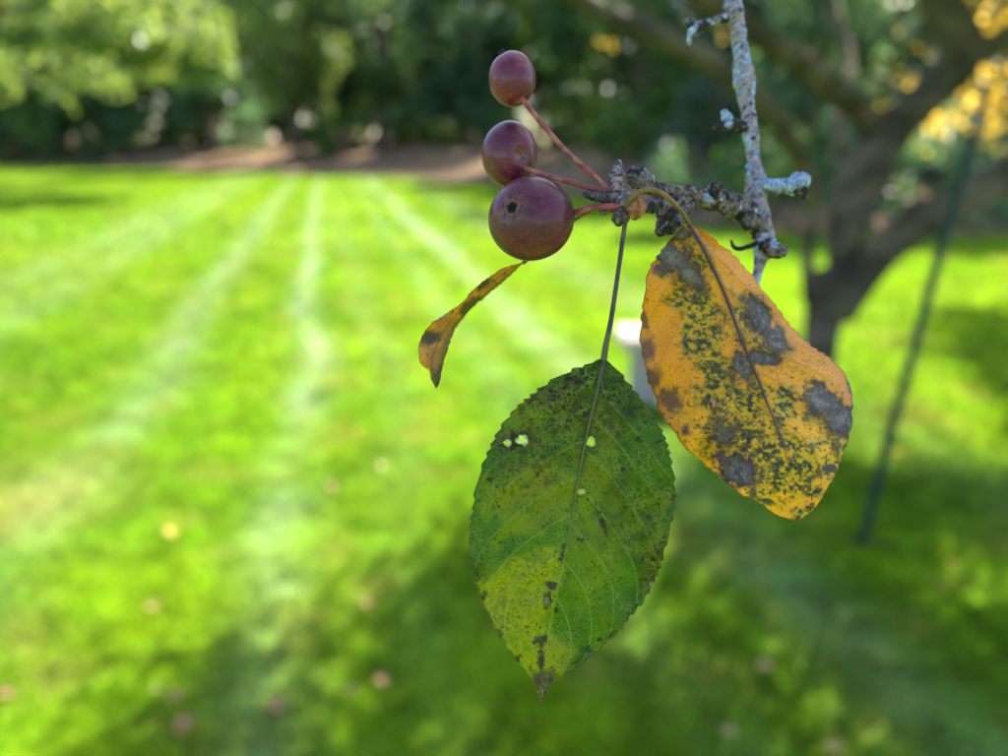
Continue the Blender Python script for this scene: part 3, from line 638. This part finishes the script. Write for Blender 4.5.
flakes([(750, 212, zt - .005, 22), (715, 200, zt - .011, 18)], 55, .00045, lin(120, 140, 150), LB2)
o = A.build('lichen', M_lichen, stem); o['kind'] = 'stuff'; o['label'] = 'pale blue-grey crusty lichen on the twig'

# ------------------------------------------------------------------ crabapples
def crab(cpx, cpy, z, rx, ry, axis, stalk, label, seed, elong=1.0, calyx_open=False):
    """axis: (right, up, toward camera) from stalk end to calyx end"""
    Cc = W(cpx, cpy, z); s = z / FPX
    ax = np.array(axis, float); ax /= np.linalg.norm(ax)
    Aw = ax[0] * RT + ax[1] * UP - ax[2] * FW
    t1 = np.cross(Aw, UP + .01 * RT); t1 /= np.linalg.norm(t1); t2 = np.cross(Aw, t1)
    n, m = 96, 128; th = np.linspace(.0005, math.pi - .0005, n); ph = np.linspace(0, 2 * math.pi, m, endpoint=False)
    TH, PH = np.meshgrid(th, ph, indexing='ij')
    prof = 1 - .20 * np.exp(-(TH / .26) ** 2) - .10 * np.exp(-((math.pi - TH) / .2) ** 2) + .015 * np.cos(5 * PH) * np.exp(-((math.pi - TH) / .6) ** 2)
    prof = prof * (1 + .025 * (vn(np.stack([np.cos(PH).ravel() * 1.3 * np.sin(TH).ravel(), np.sin(PH).ravel() * 1.3 * np.sin(TH).ravel(), np.cos(TH).ravel() * 1.3], 1) + seed, 3) - .5).reshape(n, m) * 2)
    rad = (rx + ry) / 2 * s
    loc = np.stack([np.sin(TH) * np.cos(PH), np.sin(TH) * np.sin(PH), -np.cos(TH) * elong], -1) * prof[..., None] * rad
    Vw = loc[..., 0:1] * t1 + loc[..., 1:2] * t2 + loc[..., 2:3] * Aw
    # fit to the measured outline
    u = Vw @ RT; w_ = Vw @ UP
    kx, ky = rx * s / np.abs(u).max(), ry * s / np.abs(w_).max()
    Vw = Vw + (u * (kx - 1))[..., None] * RT + (w_ * (ky - 1))[..., None] * UP
    V = (Vw + Cc).reshape(-1, 3)
    i = np.arange(n - 1)[:, None] * m; j = np.arange(m)[None]
    F = np.stack([i + j, i + m + j, i + m + (j + 1) % m, i + (j + 1) % m], -1).reshape(-1, 4)
    k1 = fbm(V * 190, seed, 5); k2 = fbm(V * 1100, seed + 5, 4); k3 = fbm(V * [900, 900, 900], seed + 9, 2)
    cA, cB, cC = np.array([.125, .008, .028]), np.array([.075, .006, .021]), np.array([.17, .024, .044])
    c = cA + (cB - cA) * sm(.35, .65, k1)[:, None]
    c = c + (cC - c) * sm(.45, .8, k2)[:, None] * .25
    T = TH.reshape(-1); 
    cal = np.exp(-((math.pi - T) / .30) ** 2)[:, None]; stl = np.exp(-(T / .22) ** 2)[:, None]
    c = c + (np.array([.20, .13, .09]) - c) * cal * .65 * sm(.3, .6, k3)[:, None]
    c = c + (np.array([.20, .10, .05]) - c) * stl * .7
    rus = .5 * sm(.62, .75, fbm(V * 900, seed + 21, 3))[:, None]; c = c + (np.array([.16, .08, .06]) - c) * rus * .5
    sc1 = sm(.74, .80, fbm(V * 700, seed + 31, 2))[:, None]; c = c + (np.array([.03, .012, .012]) - c) * sc1 * .8
    c = c * {3: .8, 8: 1.0, 14: 1.3}[seed]
    o = mesh('crabapple', V, F, M_apple, br, colr=c); o['label'] = label
    # calyx: dried sepals round a dark pit
    calyx = np.array(loc[-1].mean(0)); Pc = Vw[-1].mean(0) + Cc + Aw * rad * .025; A = Acc()
    ps = rad * (.16 if calyx_open else .19)
    mm = 18; ph2 = np.linspace(0, 2 * math.pi, mm, endpoint=False); rings = []
    for rr, hh in (((1.5, .08), (1.15, .20), (.8, .22), (.6, .06), (.05, -.05)) if calyx_open else ((1.35, .10), (1.2, .34), (.85, .42), (.6, .1), (.05, -.15))):
        rr2 = rr * (1 + .10 * np.sin(5 * ph2 + seed) + .05 * rng.normal(size=mm))
        rings.append(Pc + ps * (np.cos(ph2) * rr2)[:, None] * t1 + ps * (np.sin(ph2) * rr2)[:, None] * t2 + Aw * ps * (hh + .035 * rng.normal(size=mm))[:, None])
    Fq = [[x + r_ * mm, (x + 1) % mm + r_ * mm, (x + 1) % mm + (r_ + 1) * mm, x + (r_ + 1) * mm] for r_ in range(4) for x in range(mm)]
    cc = np.repeat(np.array([lin(84, 44, 44), lin(110, 80, 68), lin(72, 50, 42), lin(20, 14, 12), lin(12, 9, 9)]), mm, 0)
    A.add(np.vstack(rings), Fq, cc)
    if not calyx_open:
        for k in range(5):
            a = 2 * math.pi * k / 5 + seed; d_ = math.cos(a) * t1 + math.sin(a) * t2; e_ = np.cross(Aw, d_)
            q = [Pc + ps * (d_ * .7 - e_ * .5), Pc + ps * (d_ * .7 + e_ * .5), Pc + ps * (d_ * .8 + e_ * .25 + Aw * 1.4), Pc + ps * (d_ * .5 - e_ * .1 + Aw * 2.1)]
            A.add(np.array(q), [[0, 1, 2, 3]], lin(48, 38, 36))
    A.build('calyx', M_bark, o)
    P = np.array([W(a, b, zz) for a, b, zz, w in stalk]); r_ = [w * zz / FPX / 2 for a, b, zz, w in stalk]
    V, F = tube(P, r_, 18, step=.0003, bump=lambda Q: .10 * (fbm(Q * 500, 2, 3) - .5))
    k = fbm(V * 260, seed + 3, 3); c = lin(150, 64, 66) + (lin(110, 50, 52) - lin(150, 64, 66)) * sm(.35, .6, k)[:, None]
    c = c + (lin(170, 110, 84) - c) * sm(.58, .7, fbm(V * 500, seed + 4, 2))[:, None] * .6
    mesh('stalk', V, F, M_stalk, o, colr=c)
z1, z2, z3 = D + .0, D + .004, D + .003
crab(531, 219, z1 + .004, 43, 41.5, (-.50, .10, .86), [(566, 214, z1 + .0045, 6), (576, 212, z1 + .003, 6.5), (590, 208, z1 + .001, 6.5), (606, 206.5, z1 - .001, 6.5), (620, 207, z1 - .001, 8), (630, 206, z1 - .001, 11)], 'largest dark maroon crabapple, lowest of the three, its open pit facing the viewer', 3, .93, True)
crab(509.5, 154.5, z2 + .006, 28, 32.5, (-.45, .25, -.85), [(524, 166, z2 + .0006, 4), (530, 170, z2 - .0005, 4.6), (548, 176, z2 - .002, 5), (570, 182, z2 - .003, 5), (590, 188, z2 - .003, 5.5), (606, 191, z2 - .003, 8)], 'middle dark red crabapple, half behind the largest one, its stalk end towards the viewer', 8, .97)
crab(512.5, 79, z3 + .002, 23.5, 26.5, (-.36, .90, -.1), [(519, 94, z3 + .001, 4), (524, 101, z3, 5.5), (534, 114, z3, 5.2), (549, 132, z3, 5), (566, 151, z3 - .001, 5), (580, 164, z3 - .001, 6), (592, 174, z3 - .001, 5.5), (606, 187, z3 - .001, 6), (614, 195, z3 - .001, 9)], 'smallest crabapple, highest of the three on a long straight red stalk', 14, 1.04)

# ------------------------------------------------------------------ leaves
def polymin(px, py, pl):
    d = np.full(px.shape, 1e9)
    for a, b in pl: d = np.minimum(d, (px - a) ** 2 + (py - b) ** 2)
    return np.sqrt(d)
def leaf(name_label, Lp, Mp, Rp, depth, paint, mat, nt=400, ns=76, teeth=30, amp=2.4, holes=(), veins=True, midrib=None, petiole=None, petcol=None, seed=0, edge_noise=1.2, vein_n=7):
    L, Mi, Rr = cat(Lp, nt), cat(Mp, nt), cat(Rp, nt)
    t = np.linspace(0, 1, nt)
    def out(E, sgn):
        T = np.gradient(E, axis=0); T /= np.linalg.norm(T, axis=1)[:, None] + 1e-9; N = np.stack([T[:, 1], -T[:, 0]], 1)
        c = Mi - E; N = np.where(((N * c).sum(1) > 0)[:, None], -N, N)
        ph = np.modf(t * teeth + .6 * np.sin(t * 17 + seed) + .35 * np.sin(t * 41 + seed * sgn))[0]; env = sm(0, .07, t) * sm(.965, .90, t)
        saw = np.where(ph < .78, ph / .78, (1 - ph) / .22)
        nz = (f2(t * 100, np.full(nt, seed + sgn * 7.0), 5, seed, 4) - .5) * 2 * edge_noise
        return E + N * (amp * (saw - .5) * (.7 + .6 * f2(t * 100, np.full(nt, seed + 3.0), 4, 5, 1)) * env + nz * env)[:, None]
    Lo, Ro = out(L, -1), out(Rr, 1)
    s = np.linspace(0, 1, ns)
    cols = []
    left = [Mi + (L - Mi) * k + (Lo - L) * k ** 8 for k in s[::-1][:-1]]
    right = [Mi + (Rr - Mi) * k + (Ro - Rr) * k ** 8 for k in s]
    grid = np.stack(left + right, 1); S = np.r_[-s[::-1][:-1], s]
    px, py = grid[..., 0], grid[..., 1]; K = grid.shape[1]
    TT = np.repeat(t[:, None], K, 1); SS = np.repeat(S[None], nt, 0)
    vd = np.full(px.size, 99.)
    if veins:
        vpl = []
        for side, E in ((-1, L), (1, Rr)):
            for k in range(vein_n):
                t0 = .03 + .74 * (k + (.25 if side > 0 else 0)) / vein_n; 
                u = np.linspace(0, .95, 60); tt = np.clip(t0 + .20 * u + .10 * u ** 2.2, 0, .995) 
                ii = tt * (nt - 1); a = np.stack([np.interp(ii, np.arange(nt), Mi[:, q]) for q in (0, 1)], 1); b = np.stack([np.interp(ii, np.arange(nt), E[:, q]) for q in (0, 1)], 1)
                vpl.append(a + (b - a) * u[:, None] + np.stack([np.sin(u * 9 + k * 2 + seed), np.cos(u * 8 + k)], 1) * .9)
        vd = polymin(px.ravel(), py.ravel(), np.vstack(vpl))
    z = depth(px, py, TT, SS)
    z = z + (-.00010 * np.exp(-(vd / 1.6) ** 2) + .00055 * (1 - np.exp(-(vd / 8) ** 2))).reshape(px.shape) + .0026 * (f2(px, py, 42, seed + 70, 2).reshape(px.shape) - .5) + .0012 * np.abs(SS) ** 3 * np.sin(TT * 31 + SS * 2)
    V = W(px, py, z).reshape(-1, 3)
    i = np.arange(nt - 1)[:, None] * K; j = np.arange(K - 1)[None]
    F = np.stack([i + j, i + K + j, i + K + j + 1, i + j + 1], -1).reshape(-1, 4)
    fx, fy = px.ravel()[F].mean(1), py.ravel()[F].mean(1)
    keep = np.ones(len(F), bool)
    for hx, hy, hr, hk in holes:
        a = np.arctan2(fy - hy, (fx - hx)); rr = hr * (1 + .22 * np.sin(3 * a + hx) + .15 * np.sin(5 * a + hy))
        keep &= ((fx - hx) / hk) ** 2 + (fy - hy) ** 2 > rr ** 2
    md = np.abs(SS.ravel()) * np.linalg.norm(np.where(SS[..., None] < 0, L[:, None] - Mi[:, None], Rr[:, None] - Mi[:, None]), axis=-1).ravel()
    C = paint(px.ravel(), py.ravel(), TT.ravel(), SS.ravel(), vd, md)
    o = mesh('leaf', V, F[keep], mat, br, colr=np.clip(C, .002, 1), uv=np.stack([px.ravel(), py.ravel()], 1) / 100); o['label'] = name_label
    mi = K // 2
    if midrib:
        w0, w1, ca, cb, tend = midrib; kk = int(nt * tend); idx = np.linspace(0, kk - 1, 50).astype(int)
        P = W(px[idx, mi], py[idx, mi], z[idx, mi] - .00015); wr = np.linspace(w0, w1, 50) * D / FPX / 2
        Vm, Fm = tube(P, wr, 12, n=160, bump=lambda Q: .15 * (fbm(Q * 700, 2, 3) - .5))
        u = np.repeat(np.linspace(0, 1, len(Vm) // 12), 12)[:, None]; cc = np.asarray(ca) * (1 - u) + np.asarray(cb) * u
        mesh('midrib', Vm, Fm, M_stalk, o, colr=cc * (.75 + .5 * fbm(Vm * 800, 6, 3))[:, None])
    if petiole:
        P = np.array([W(a, b, zz) for a, b, zz, w in petiole]); r_ = [w * zz / FPX / 2 for a, b, zz, w in petiole]
        Vp, Fp = tube(P, r_, 18, step=.00025, bump=lambda Q: .12 * (fbm(Q * 600, 4, 3) - .5))
        k = sm(.35, .65, fbm(Vp * 350, 12, 3))[:, None]
        mesh('petiole', Vp, Fp, M_stalk, o, colr=np.asarray(petcol[0]) * (1 - k) + np.asarray(petcol[1]) * k)
    return o
def blob(px, py, cx, cy, rx, ry, ang=0, soft=.5, nz=None, na=.5):
    c, s = math.cos(R(ang)), math.sin(R(ang)); dx, dy = px - cx, py - cy
    d = np.sqrt(((dx * c + dy * s) / rx) ** 2 + ((-dx * s + dy * c) / ry) ** 2)
    if nz is not None: d = d + na * (nz - .5) * 3.4
    return sm(1 + soft / 2, 1 - soft / 2, d)
def mixc(c, t, m): return c + (np.asarray(t) - c) * np.asarray(m)[:, None]

# --- green leaf
GLf = [(604, 357), (588, 364), (573, 369), (545, 385), (515, 408), (496, 435), (481, 470), (472, 510), (469.5, 545), (476, 585), (490, 620), (508, 648), (524, 669), (533, 680), (537, 693), (541, 706)]
GR = [(604, 357), (612, 365), (625, 379), (650, 410), (666, 440), (673, 468), (676, 495), (672, 522), (664, 553), (654, 583), (634, 613), (610, 640), (585, 661), (564, 675), (552, 682), (546, 694), (541, 706)]
GM = [(604, 357), (597, 392), (588, 430), (580, 470), (575, 500), (569, 535), (562, 570), (554, 605), (548, 640), (543, 675), (541, 706)]
def paint_green(px, py, T, S, vd, md):
    n1, n2, n3, n4 = f2(px, py, 34, 1, 4), f2(px, py, 11, 2, 4), f2(px, py, 4.2, 3, 3), f2(px, py, 2.4, 4, 2)
    g, g2, yg = lin(70, 108, 5), lin(46, 82, 5), lin(142, 146, 2)
    c = g + (g2 - g) * sm(.35, .65, n1)[:, None]
    # yellowing
    tri = sm(-6, 14, (py - 536) - (566 - px) * .40 + 26 * (n2 - .5)) * sm(-8, 14, -S * 100 + 22 * (n2 - .5)) * sm(698, 660, py)
    y = np.maximum.reduce([tri * (.6 + .8 * n2) * (.6 + .5 * sm(.35, .6, n3)), sm(.5, .75, n1 * .6 + n2 * .4) * .4, blob(px, py, 532, 486, 50, 20, -20, 1.2, n2, .5) * .65, blob(px, py, 592, 480, 17, 52, 12, 1.2, n2, .5) * .45, blob(px, py, 545, 655, 24, 24, 0, 1, n2, .4) * .85, blob(px, py, 520, 415, 40, 22, -35, 1, n2, .6) * .35, blob(px, py, 548, 512, 60, 12, -25, 1, n2, .6) * .45, blob(px, py, 600, 545, 20, 60, 15, 1.4, n2, .6) * .25])
    c = mixc(c, yg, np.clip(y, 0, 1))
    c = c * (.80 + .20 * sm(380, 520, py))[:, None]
    # secondary veins
    c = mixc(c, lin(134, 160, 62), np.exp(-(vd / .8) ** 2) * .7 * sm(.2, .4, n1 + .1))
    # rusty scab, upper left and along edges
    br_, dk, pu = lin(74, 58, 28), lin(34, 34, 18), lin(58, 46, 50)
    rz = np.maximum.reduce([blob(px, py, 560, 393, 36, 15, -28, 1.2, n2, .4), blob(px, py, 514, 441, 26, 11, 0, 1, n2, .5) * 1.0, blob(px, py, 657, 564, 21, 13, -60, 1, n2, .4), blob(px, py, 640, 500, 24, 40, 10, 1.4, n2, .7) * .3, blob(px, py, 630, 400, 26, 14, 45, 1.2, n2, .6) * .45, blob(px, py, 535, 470, 40, 22, -30, 1.2, n2, .7) * .35, blob(px, py, 600, 415, 30, 25, 0, 1.2, n2, .7) * .3, blob(px, py, 566, 421, 26, 8, -20, 1, n2, .5) * .7])
    c = mixc(c, br_, rz * (.35 + .6 * sm(.4, .6, n3)))
    c = mixc(c, dk, np.clip(rz * 1.3, 0, 1) * sm(.52, .62, n3) * .85)
    # pepper of dark specks
    dens = .028 + .05 * sm(460, 380, py) + .035 * sm(560, 640, px) * 0 
    sp_ = np.maximum(sm(.705 - dens, .735 - dens, n4 * .6 + n3 * .4), .8 * sm(.72, .76, f2(px, py, 1.7, 44, 2) + dens * .5))
    c = mixc(c, lin(26, 34, 12), sp_ * .9 * sm(.36, .55, n2))
    for a, b, r1, r2, an in [(546, 601, 5, 9, 10), (541, 640, 8, 6, 0), (551, 585, 5, 5, 0), (579, 540, 3, 3, 0), (653, 582, 6, 4, -40), (659, 573, 4, 9, 20), (636, 611, 4.5, 5, 0), (590, 649, 4, 4, 0), (600, 640, 3, 2, 0), (612, 634, 7, 2.5, -35), (477, 577, 4, 7, 0), (499, 637, 3, 6, 30), (517, 660, 3, 6, 30), (602, 522, 2.5, 15, -22), (674, 498, 4, 7, 0), (556, 610, 3, 3, 0), (625, 470, 4, 3, 0), (640, 440, 4, 3, 0), (490, 480, 4, 3, 0), (563, 555, 3, 9, 10), (541, 660, 4, 9, 0), (484, 595, 3, 5, 20)]:
        c = mixc(c, pu * .6, blob(px, py, a, b, r1, r2, an, .7, n3, .5) * .92)
    c = mixc(c, lin(120, 108, 110), blob(px, py, 546, 602, 2.6, 4.5, 10, .8, n3, .3) * .8)
    c = mixc(c, lin(215, 215, 215), blob(px, py, 653, 584, 3.2, 1.7, -20, .5, n3, .3) * .9)
    # browned margin low down and dead tip
    em = sm(.94, .985, np.abs(S)) * sm(.5, .62, T) * sm(.35, .55, n2); c = mixc(c, lin(84, 66, 40), em * .8)
    em2 = sm(.955, .99, np.abs(S)); c = mixc(c, lin(60, 84, 34), em2 * .5)
    tip = sm(670, 682, py + 14 * (n2 - .5)); c = mixc(c, lin(70, 48, 46) + np.array([.03, .02, .02]) * n3[:, None], tip)
    # pale rims of the insect holes
    for a, b, r1 in [(507.5, 443, 4.2), (522, 440, 6), (590, 442, 5.6), (581, 492, 3.8)]:
        c = mixc(c, lin(70, 54, 40), blob(px, py, a, b, r1 + 2.2, r1 + 1.6, 0, .9, n3, .4) * .75)
        c = mixc(c, lin(196, 200, 150), blob(px, py, a, b, r1, r1 * .85, 0, .3, n3, .25) * .85)
    c = mixc(c, lin(44, 46, 20), np.exp(-(md / 3.6) ** 2) * sm(.7, .2, T) * .7)  # dark brown of the midrib and the shadow beside it, painted into the blade
    c = mixc(c, lin(128, 150, 48), np.exp(-(md / .9) ** 2) * sm(.4, .55, T) * sm(.9, .8, T) * .7)
    return c
def depth_green(px, py, T, S):
    return D - .0015 + -.0016 * np.abs(S) ** 1.3 * np.sin(np.pi * np.clip(T, 0, 1)) * np.where(S < 0, 1.15, .7) + .006 * (T - .45) ** 2 * 2 - .002 * np.sin(T * 7) * S
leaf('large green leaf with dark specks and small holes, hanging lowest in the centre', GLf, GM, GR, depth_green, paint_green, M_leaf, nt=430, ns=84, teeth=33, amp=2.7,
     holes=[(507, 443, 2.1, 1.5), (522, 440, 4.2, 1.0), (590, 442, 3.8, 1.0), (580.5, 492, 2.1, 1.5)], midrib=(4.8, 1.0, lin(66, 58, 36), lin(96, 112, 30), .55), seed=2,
     petiole=[(626, 214, zh - .001, 7), (625, 224, zh - .002, 5), (622, 245, D, 4.6), (617, 280, D - .0005, 4.6), (611, 320, D - .0008, 5), (606, 345, D - .0008, 6), (603.5, 360, D - .0008, 6.2)], petcol=(lin(88, 80, 46), lin(58, 50, 36)))

# --- yellow leaf
YLf = [(688, 222), (678, 230), (668, 241), (654, 260), (647, 278), (643, 300), (640.5, 330), (643, 360), (650, 385), (660, 412), (680, 440), (705, 466), (730, 487), (755, 502), (777, 515), (797, 521)]
YR = [(688, 222), (700, 229), (712, 236), (735, 256), (752, 275), (770, 299), (789, 324), (810, 343), (832, 359), (847, 376), (852.5, 395), (852, 420), (847, 443), (839, 467), (828, 490), (813, 510), (797, 521)]
YM = [(688, 222), (702, 246), (716, 274), (728, 302), (738, 330), (744, 346), (756, 374), (766, 400), (776, 425), (786, 455), (793, 490), (797, 521)]
def paint_yellow(px, py, T, S, vd, md):
    n1, n2, n3, n4 = f2(px, py, 40, 101, 4), f2(px, py, 13, 102, 4), f2(px, py, 4.6, 103, 3), f2(px, py, 2.3, 104, 2)
    ye, orr, pk = lin(244, 172, 0), lin(226, 142, 20), lin(208, 124, 66)
    c = orr + (ye - orr) * np.clip(sm(330, 470, py) * .9 + .5 * (n1 - .5), 0, 1)[:, None]
    c = mixc(c, pk, np.clip(sm(.72, 1, S) * sm(.35, .6, T) * sm(.8, .6, T) * .8 + sm(.8, 1.0, -S) * sm(.25, .5, T) * sm(.7, .5, T) * .8 + sm(.25, 0, T) * .35, 0, 1) * (.5 + .7 * n2))
    gr, gy, dk, pu = lin(70, 86, 24), lin(94, 84, 86), lin(44, 40, 34), lin(96, 70, 70)
    # green speckled islands
    gm = np.maximum.reduce([blob(px, py, a, b, r1, r2, an, 1.0, n2, .55) for a, b, r1, r2, an in [(689, 302, 19, 17, 0), (696, 345, 17, 15, 0), (737, 398, 36, 24, 20), (786, 404, 12, 20, 20), (768, 446, 22, 26, 30), (722, 430, 22, 20, 0), (705, 320, 24, 40, -20), (748, 315, 14, 26, -25), (765, 345, 22, 16, 20), (720, 372, 20, 18, 0), (830, 414, 26, 16, 20), (760, 492, 14, 10, 30), (832, 466, 13, 11, 0), (812, 492, 13, 7, 0), (806, 512, 12, 8, 0), (775, 475, 26, 20, 20), (800, 470, 22, 26, 20), (742, 440, 34, 26, 30), (838, 440, 14, 20, 0), (690, 265, 26, 22, 30), (745, 465, 22, 16, 20)]])
    c = mixc(c, lin(168, 150, 24), gm * .55)
    c = mixc(c, gr, gm * sm(.36, .58, .55 * n3 + .45 * n4) * .95)
    c = mixc(c, dk, gm * sm(.47, .66, .5 * n3 + .5 * n4) * .85)
    # grey-violet dead patches with dark borders
    big = [(672, 257, 20, 12, 35), (688, 274, 17, 10, 40), (762, 322, 26, 8.5, 60), (775, 342, 13, 9, 40), (763, 358, 15, 6, 15), (742, 366, 8.5, 19, -12), (822, 401, 18, 12, 25), (838, 415, 16, 13, 35), (723, 434, 12, 11, 0), (735, 468, 17, 14, 40), (850, 424, 6, 10, 0), (742, 474, 12, 9, 30), (662, 252, 10, 9, 0), (680, 232, 9, 7, 40)]
    b1 = np.maximum.reduce([blob(px, py, a, b, r1 + 2.5, r2 + 2.5, an, .5, .5 * n2 + .5 * n3, .75) for a, b, r1, r2, an in big])
    b2 = np.maximum.reduce([blob(px, py, a, b, r1 * .82, r2 * .82, an, .8, .5 * n2 + .5 * n3, .7) for a, b, r1, r2, an in big])
    b0 = np.maximum.reduce([blob(px, py, a, b, r1 + 6, r2 + 6, an, .9, .5 * n2 + .5 * n3, .5) for a, b, r1, r2, an in big])
    c = mixc(c, lin(150, 92, 34), b0 * .55)
    c = mixc(c, dk * .8, b1 * .95)
    c = mixc(c, gy + (lin(120, 110, 112) - gy) * sm(.45, .62, n3)[:, None], b2 * .9 * (.5 + .55 * sm(.35, .6, .5 * n3 + .5 * n4)))
    # brown margins, left
    for a, b, r1, r2, an in [(647, 349, 7, 13, 0), (671, 401, 13, 13, 0), (652, 380, 8, 10, 0), (686, 431, 5, 6, 0), (851, 385, 4, 8, 0), (657, 268, 5, 6, 0), (645, 320, 3, 8, 0)]:
        c = mixc(c, pu * .75, blob(px, py, a, b, r1, r2, an, 1.1, .5 * n2 + .5 * n3, .8) * .85)
    # specks
    sp_ = sm(.70, .73, .6 * n4 + .4 * n3 + .03 * sm(380, 460, py)); c = mixc(c, lin(92, 60, 26), sp_ * .7 * sm(.38, .55, n2))
    sp2 = sm(.66, .70, f2(px, py, 3.6, 119, 2)); c = mixc(c, dk, sp2 * .85 * sm(330, 430, py) * sm(.42, .56, n2))
    c = mixc(c, lin(150, 60, 40), blob(px, py, 714, 404, 2.4, 7, 8, .5) * .9); c = mixc(c, lin(190, 170, 170), blob(px, py, 714, 403, 1.0, 4.5, 8, .5) * .7)
    # veins
    c = mixc(c, lin(110, 84, 84), np.exp(-(vd / 1.0) ** 2) * .40 * sm(.35, .55, n1 + .1))
    c = mixc(c, lin(92, 70, 74), np.exp(-(md / (3.4 * (1 - .6 * T))) ** 2) * sm(.92, .5, T) * .8)
    c = mixc(c, lin(96, 60, 40), sm(.965, .99, np.abs(S)) * .6)
    return c
def depth_yellow(px, py, T, S):
    return D + .003 - .003 * T + .006 * np.abs(S) ** 1.7 * np.sin(np.pi * T) * np.where(S < 0, .7, 1.2) + .005 * np.sin(T * 4.5) * .6 + .0012 * np.sin(9 * T + 3 * S) * S ** 2 + .004 * sm(.75, 1, T)
leaf('yellow-orange leaf blotched with grey and dark green, right of the green one', YLf, YM, YR, depth_yellow, paint_yellow, M_yleaf, nt=400, ns=90, teeth=27, amp=1.7, midrib=(3.6, .3, lin(64, 46, 48), lin(70, 50, 34), .84), seed=5, edge_noise=3.6, vein_n=5,
     petiole=[(627, 207, zh - .004, 7), (630, 200, zh - .005, 7), (638, 193, zh - .006, 5.4), (650, 190, zh - .007, 5), (663, 194, zh - .006, 4.8), (675, 204, zh - .004, 4.7), (684, 215, zh - .001, 4.7), (689, 224, zh + .001, 4.4)], petcol=(lin(124, 84, 44), lin(92, 80, 42)))

# --- narrow twisted leaf seen almost edge on
E1 = [(524, 262), (506, 267), (489, 277), (473, 290), (461, 304), (447, 313), (431, 324), (421, 338), (418, 352), (421, 364), (428, 370), (431, 379), (436, 389)]
E2 = [(524, 262), (510, 276), (495, 289), (480, 301), (466, 315), (456, 328), (449, 345), (444, 362), (441, 376), (439, 384), (436, 389)]
EM = [(524, 262), (508, 271), (492, 283), (476, 296), (463, 309), (451, 321), (441, 336), (434, 352), (431, 366), (434, 377), (436, 389)]
def paint_twist(px, py, T, S, vd, md):
    n2, n3, n4 = f2(px, py, 12, 202, 4), f2(px, py, 4, 203, 3), f2(px, py, 2.2, 204, 2)
    c = lin(206, 138, 38) + (lin(170, 112, 40) - lin(206, 138, 38)) * sm(.35, .65, n2)[:, None]
    c = mixc(c, lin(96, 88, 38), sm(.25, .8, S) * .85)
    for a, b, r1, r2, an in [(430, 338, 12, 7, -20), (470, 306, 12, 5, -40), (484, 284, 10, 3, -40), (436, 380, 7, 12, 0), (505, 283, 9, 3, -40)]:
        c = mixc(c, lin(44, 48, 28), blob(px, py, a, b, r1, r2, an, .8, .5 * n2 + .5 * n3, .6) * .9)
    c = mixc(c, lin(60, 54, 30), sm(.66, .72, .5 * n3 + .5 * n4) * .8)
    c = mixc(c, lin(70, 60, 34), sm(.9, .98, np.abs(S)) * .7); c = mixc(c, lin(84, 62, 40), np.exp(-(md / 1.2) ** 2) * .5)
    return c
def depth_twist(px, py, T, S): return D + .009 + .011 * np.sin(np.pi * np.clip(T, 0, 1)) ** .7 * (S * np.cos(2.2 * T) + .25 * S ** 2) - .004 * T
leaf('narrow curled orange-brown leaf seen nearly edge-on, left below the largest crabapple', E1, EM, E2, depth_twist, paint_twist, M_yleaf, nt=220, ns=30, teeth=16, amp=1.0, seed=9, edge_noise=.8, vein_n=5,
     petiole=[(616, 203, zh, 6), (600, 206, zh + .004, 4.4), (572, 222, D + .0125, 4.2), (545, 246, D + .0125, 4.2), (523, 263, D + .009, 4)], petcol=(lin(120, 96, 56), lin(90, 76, 48)))
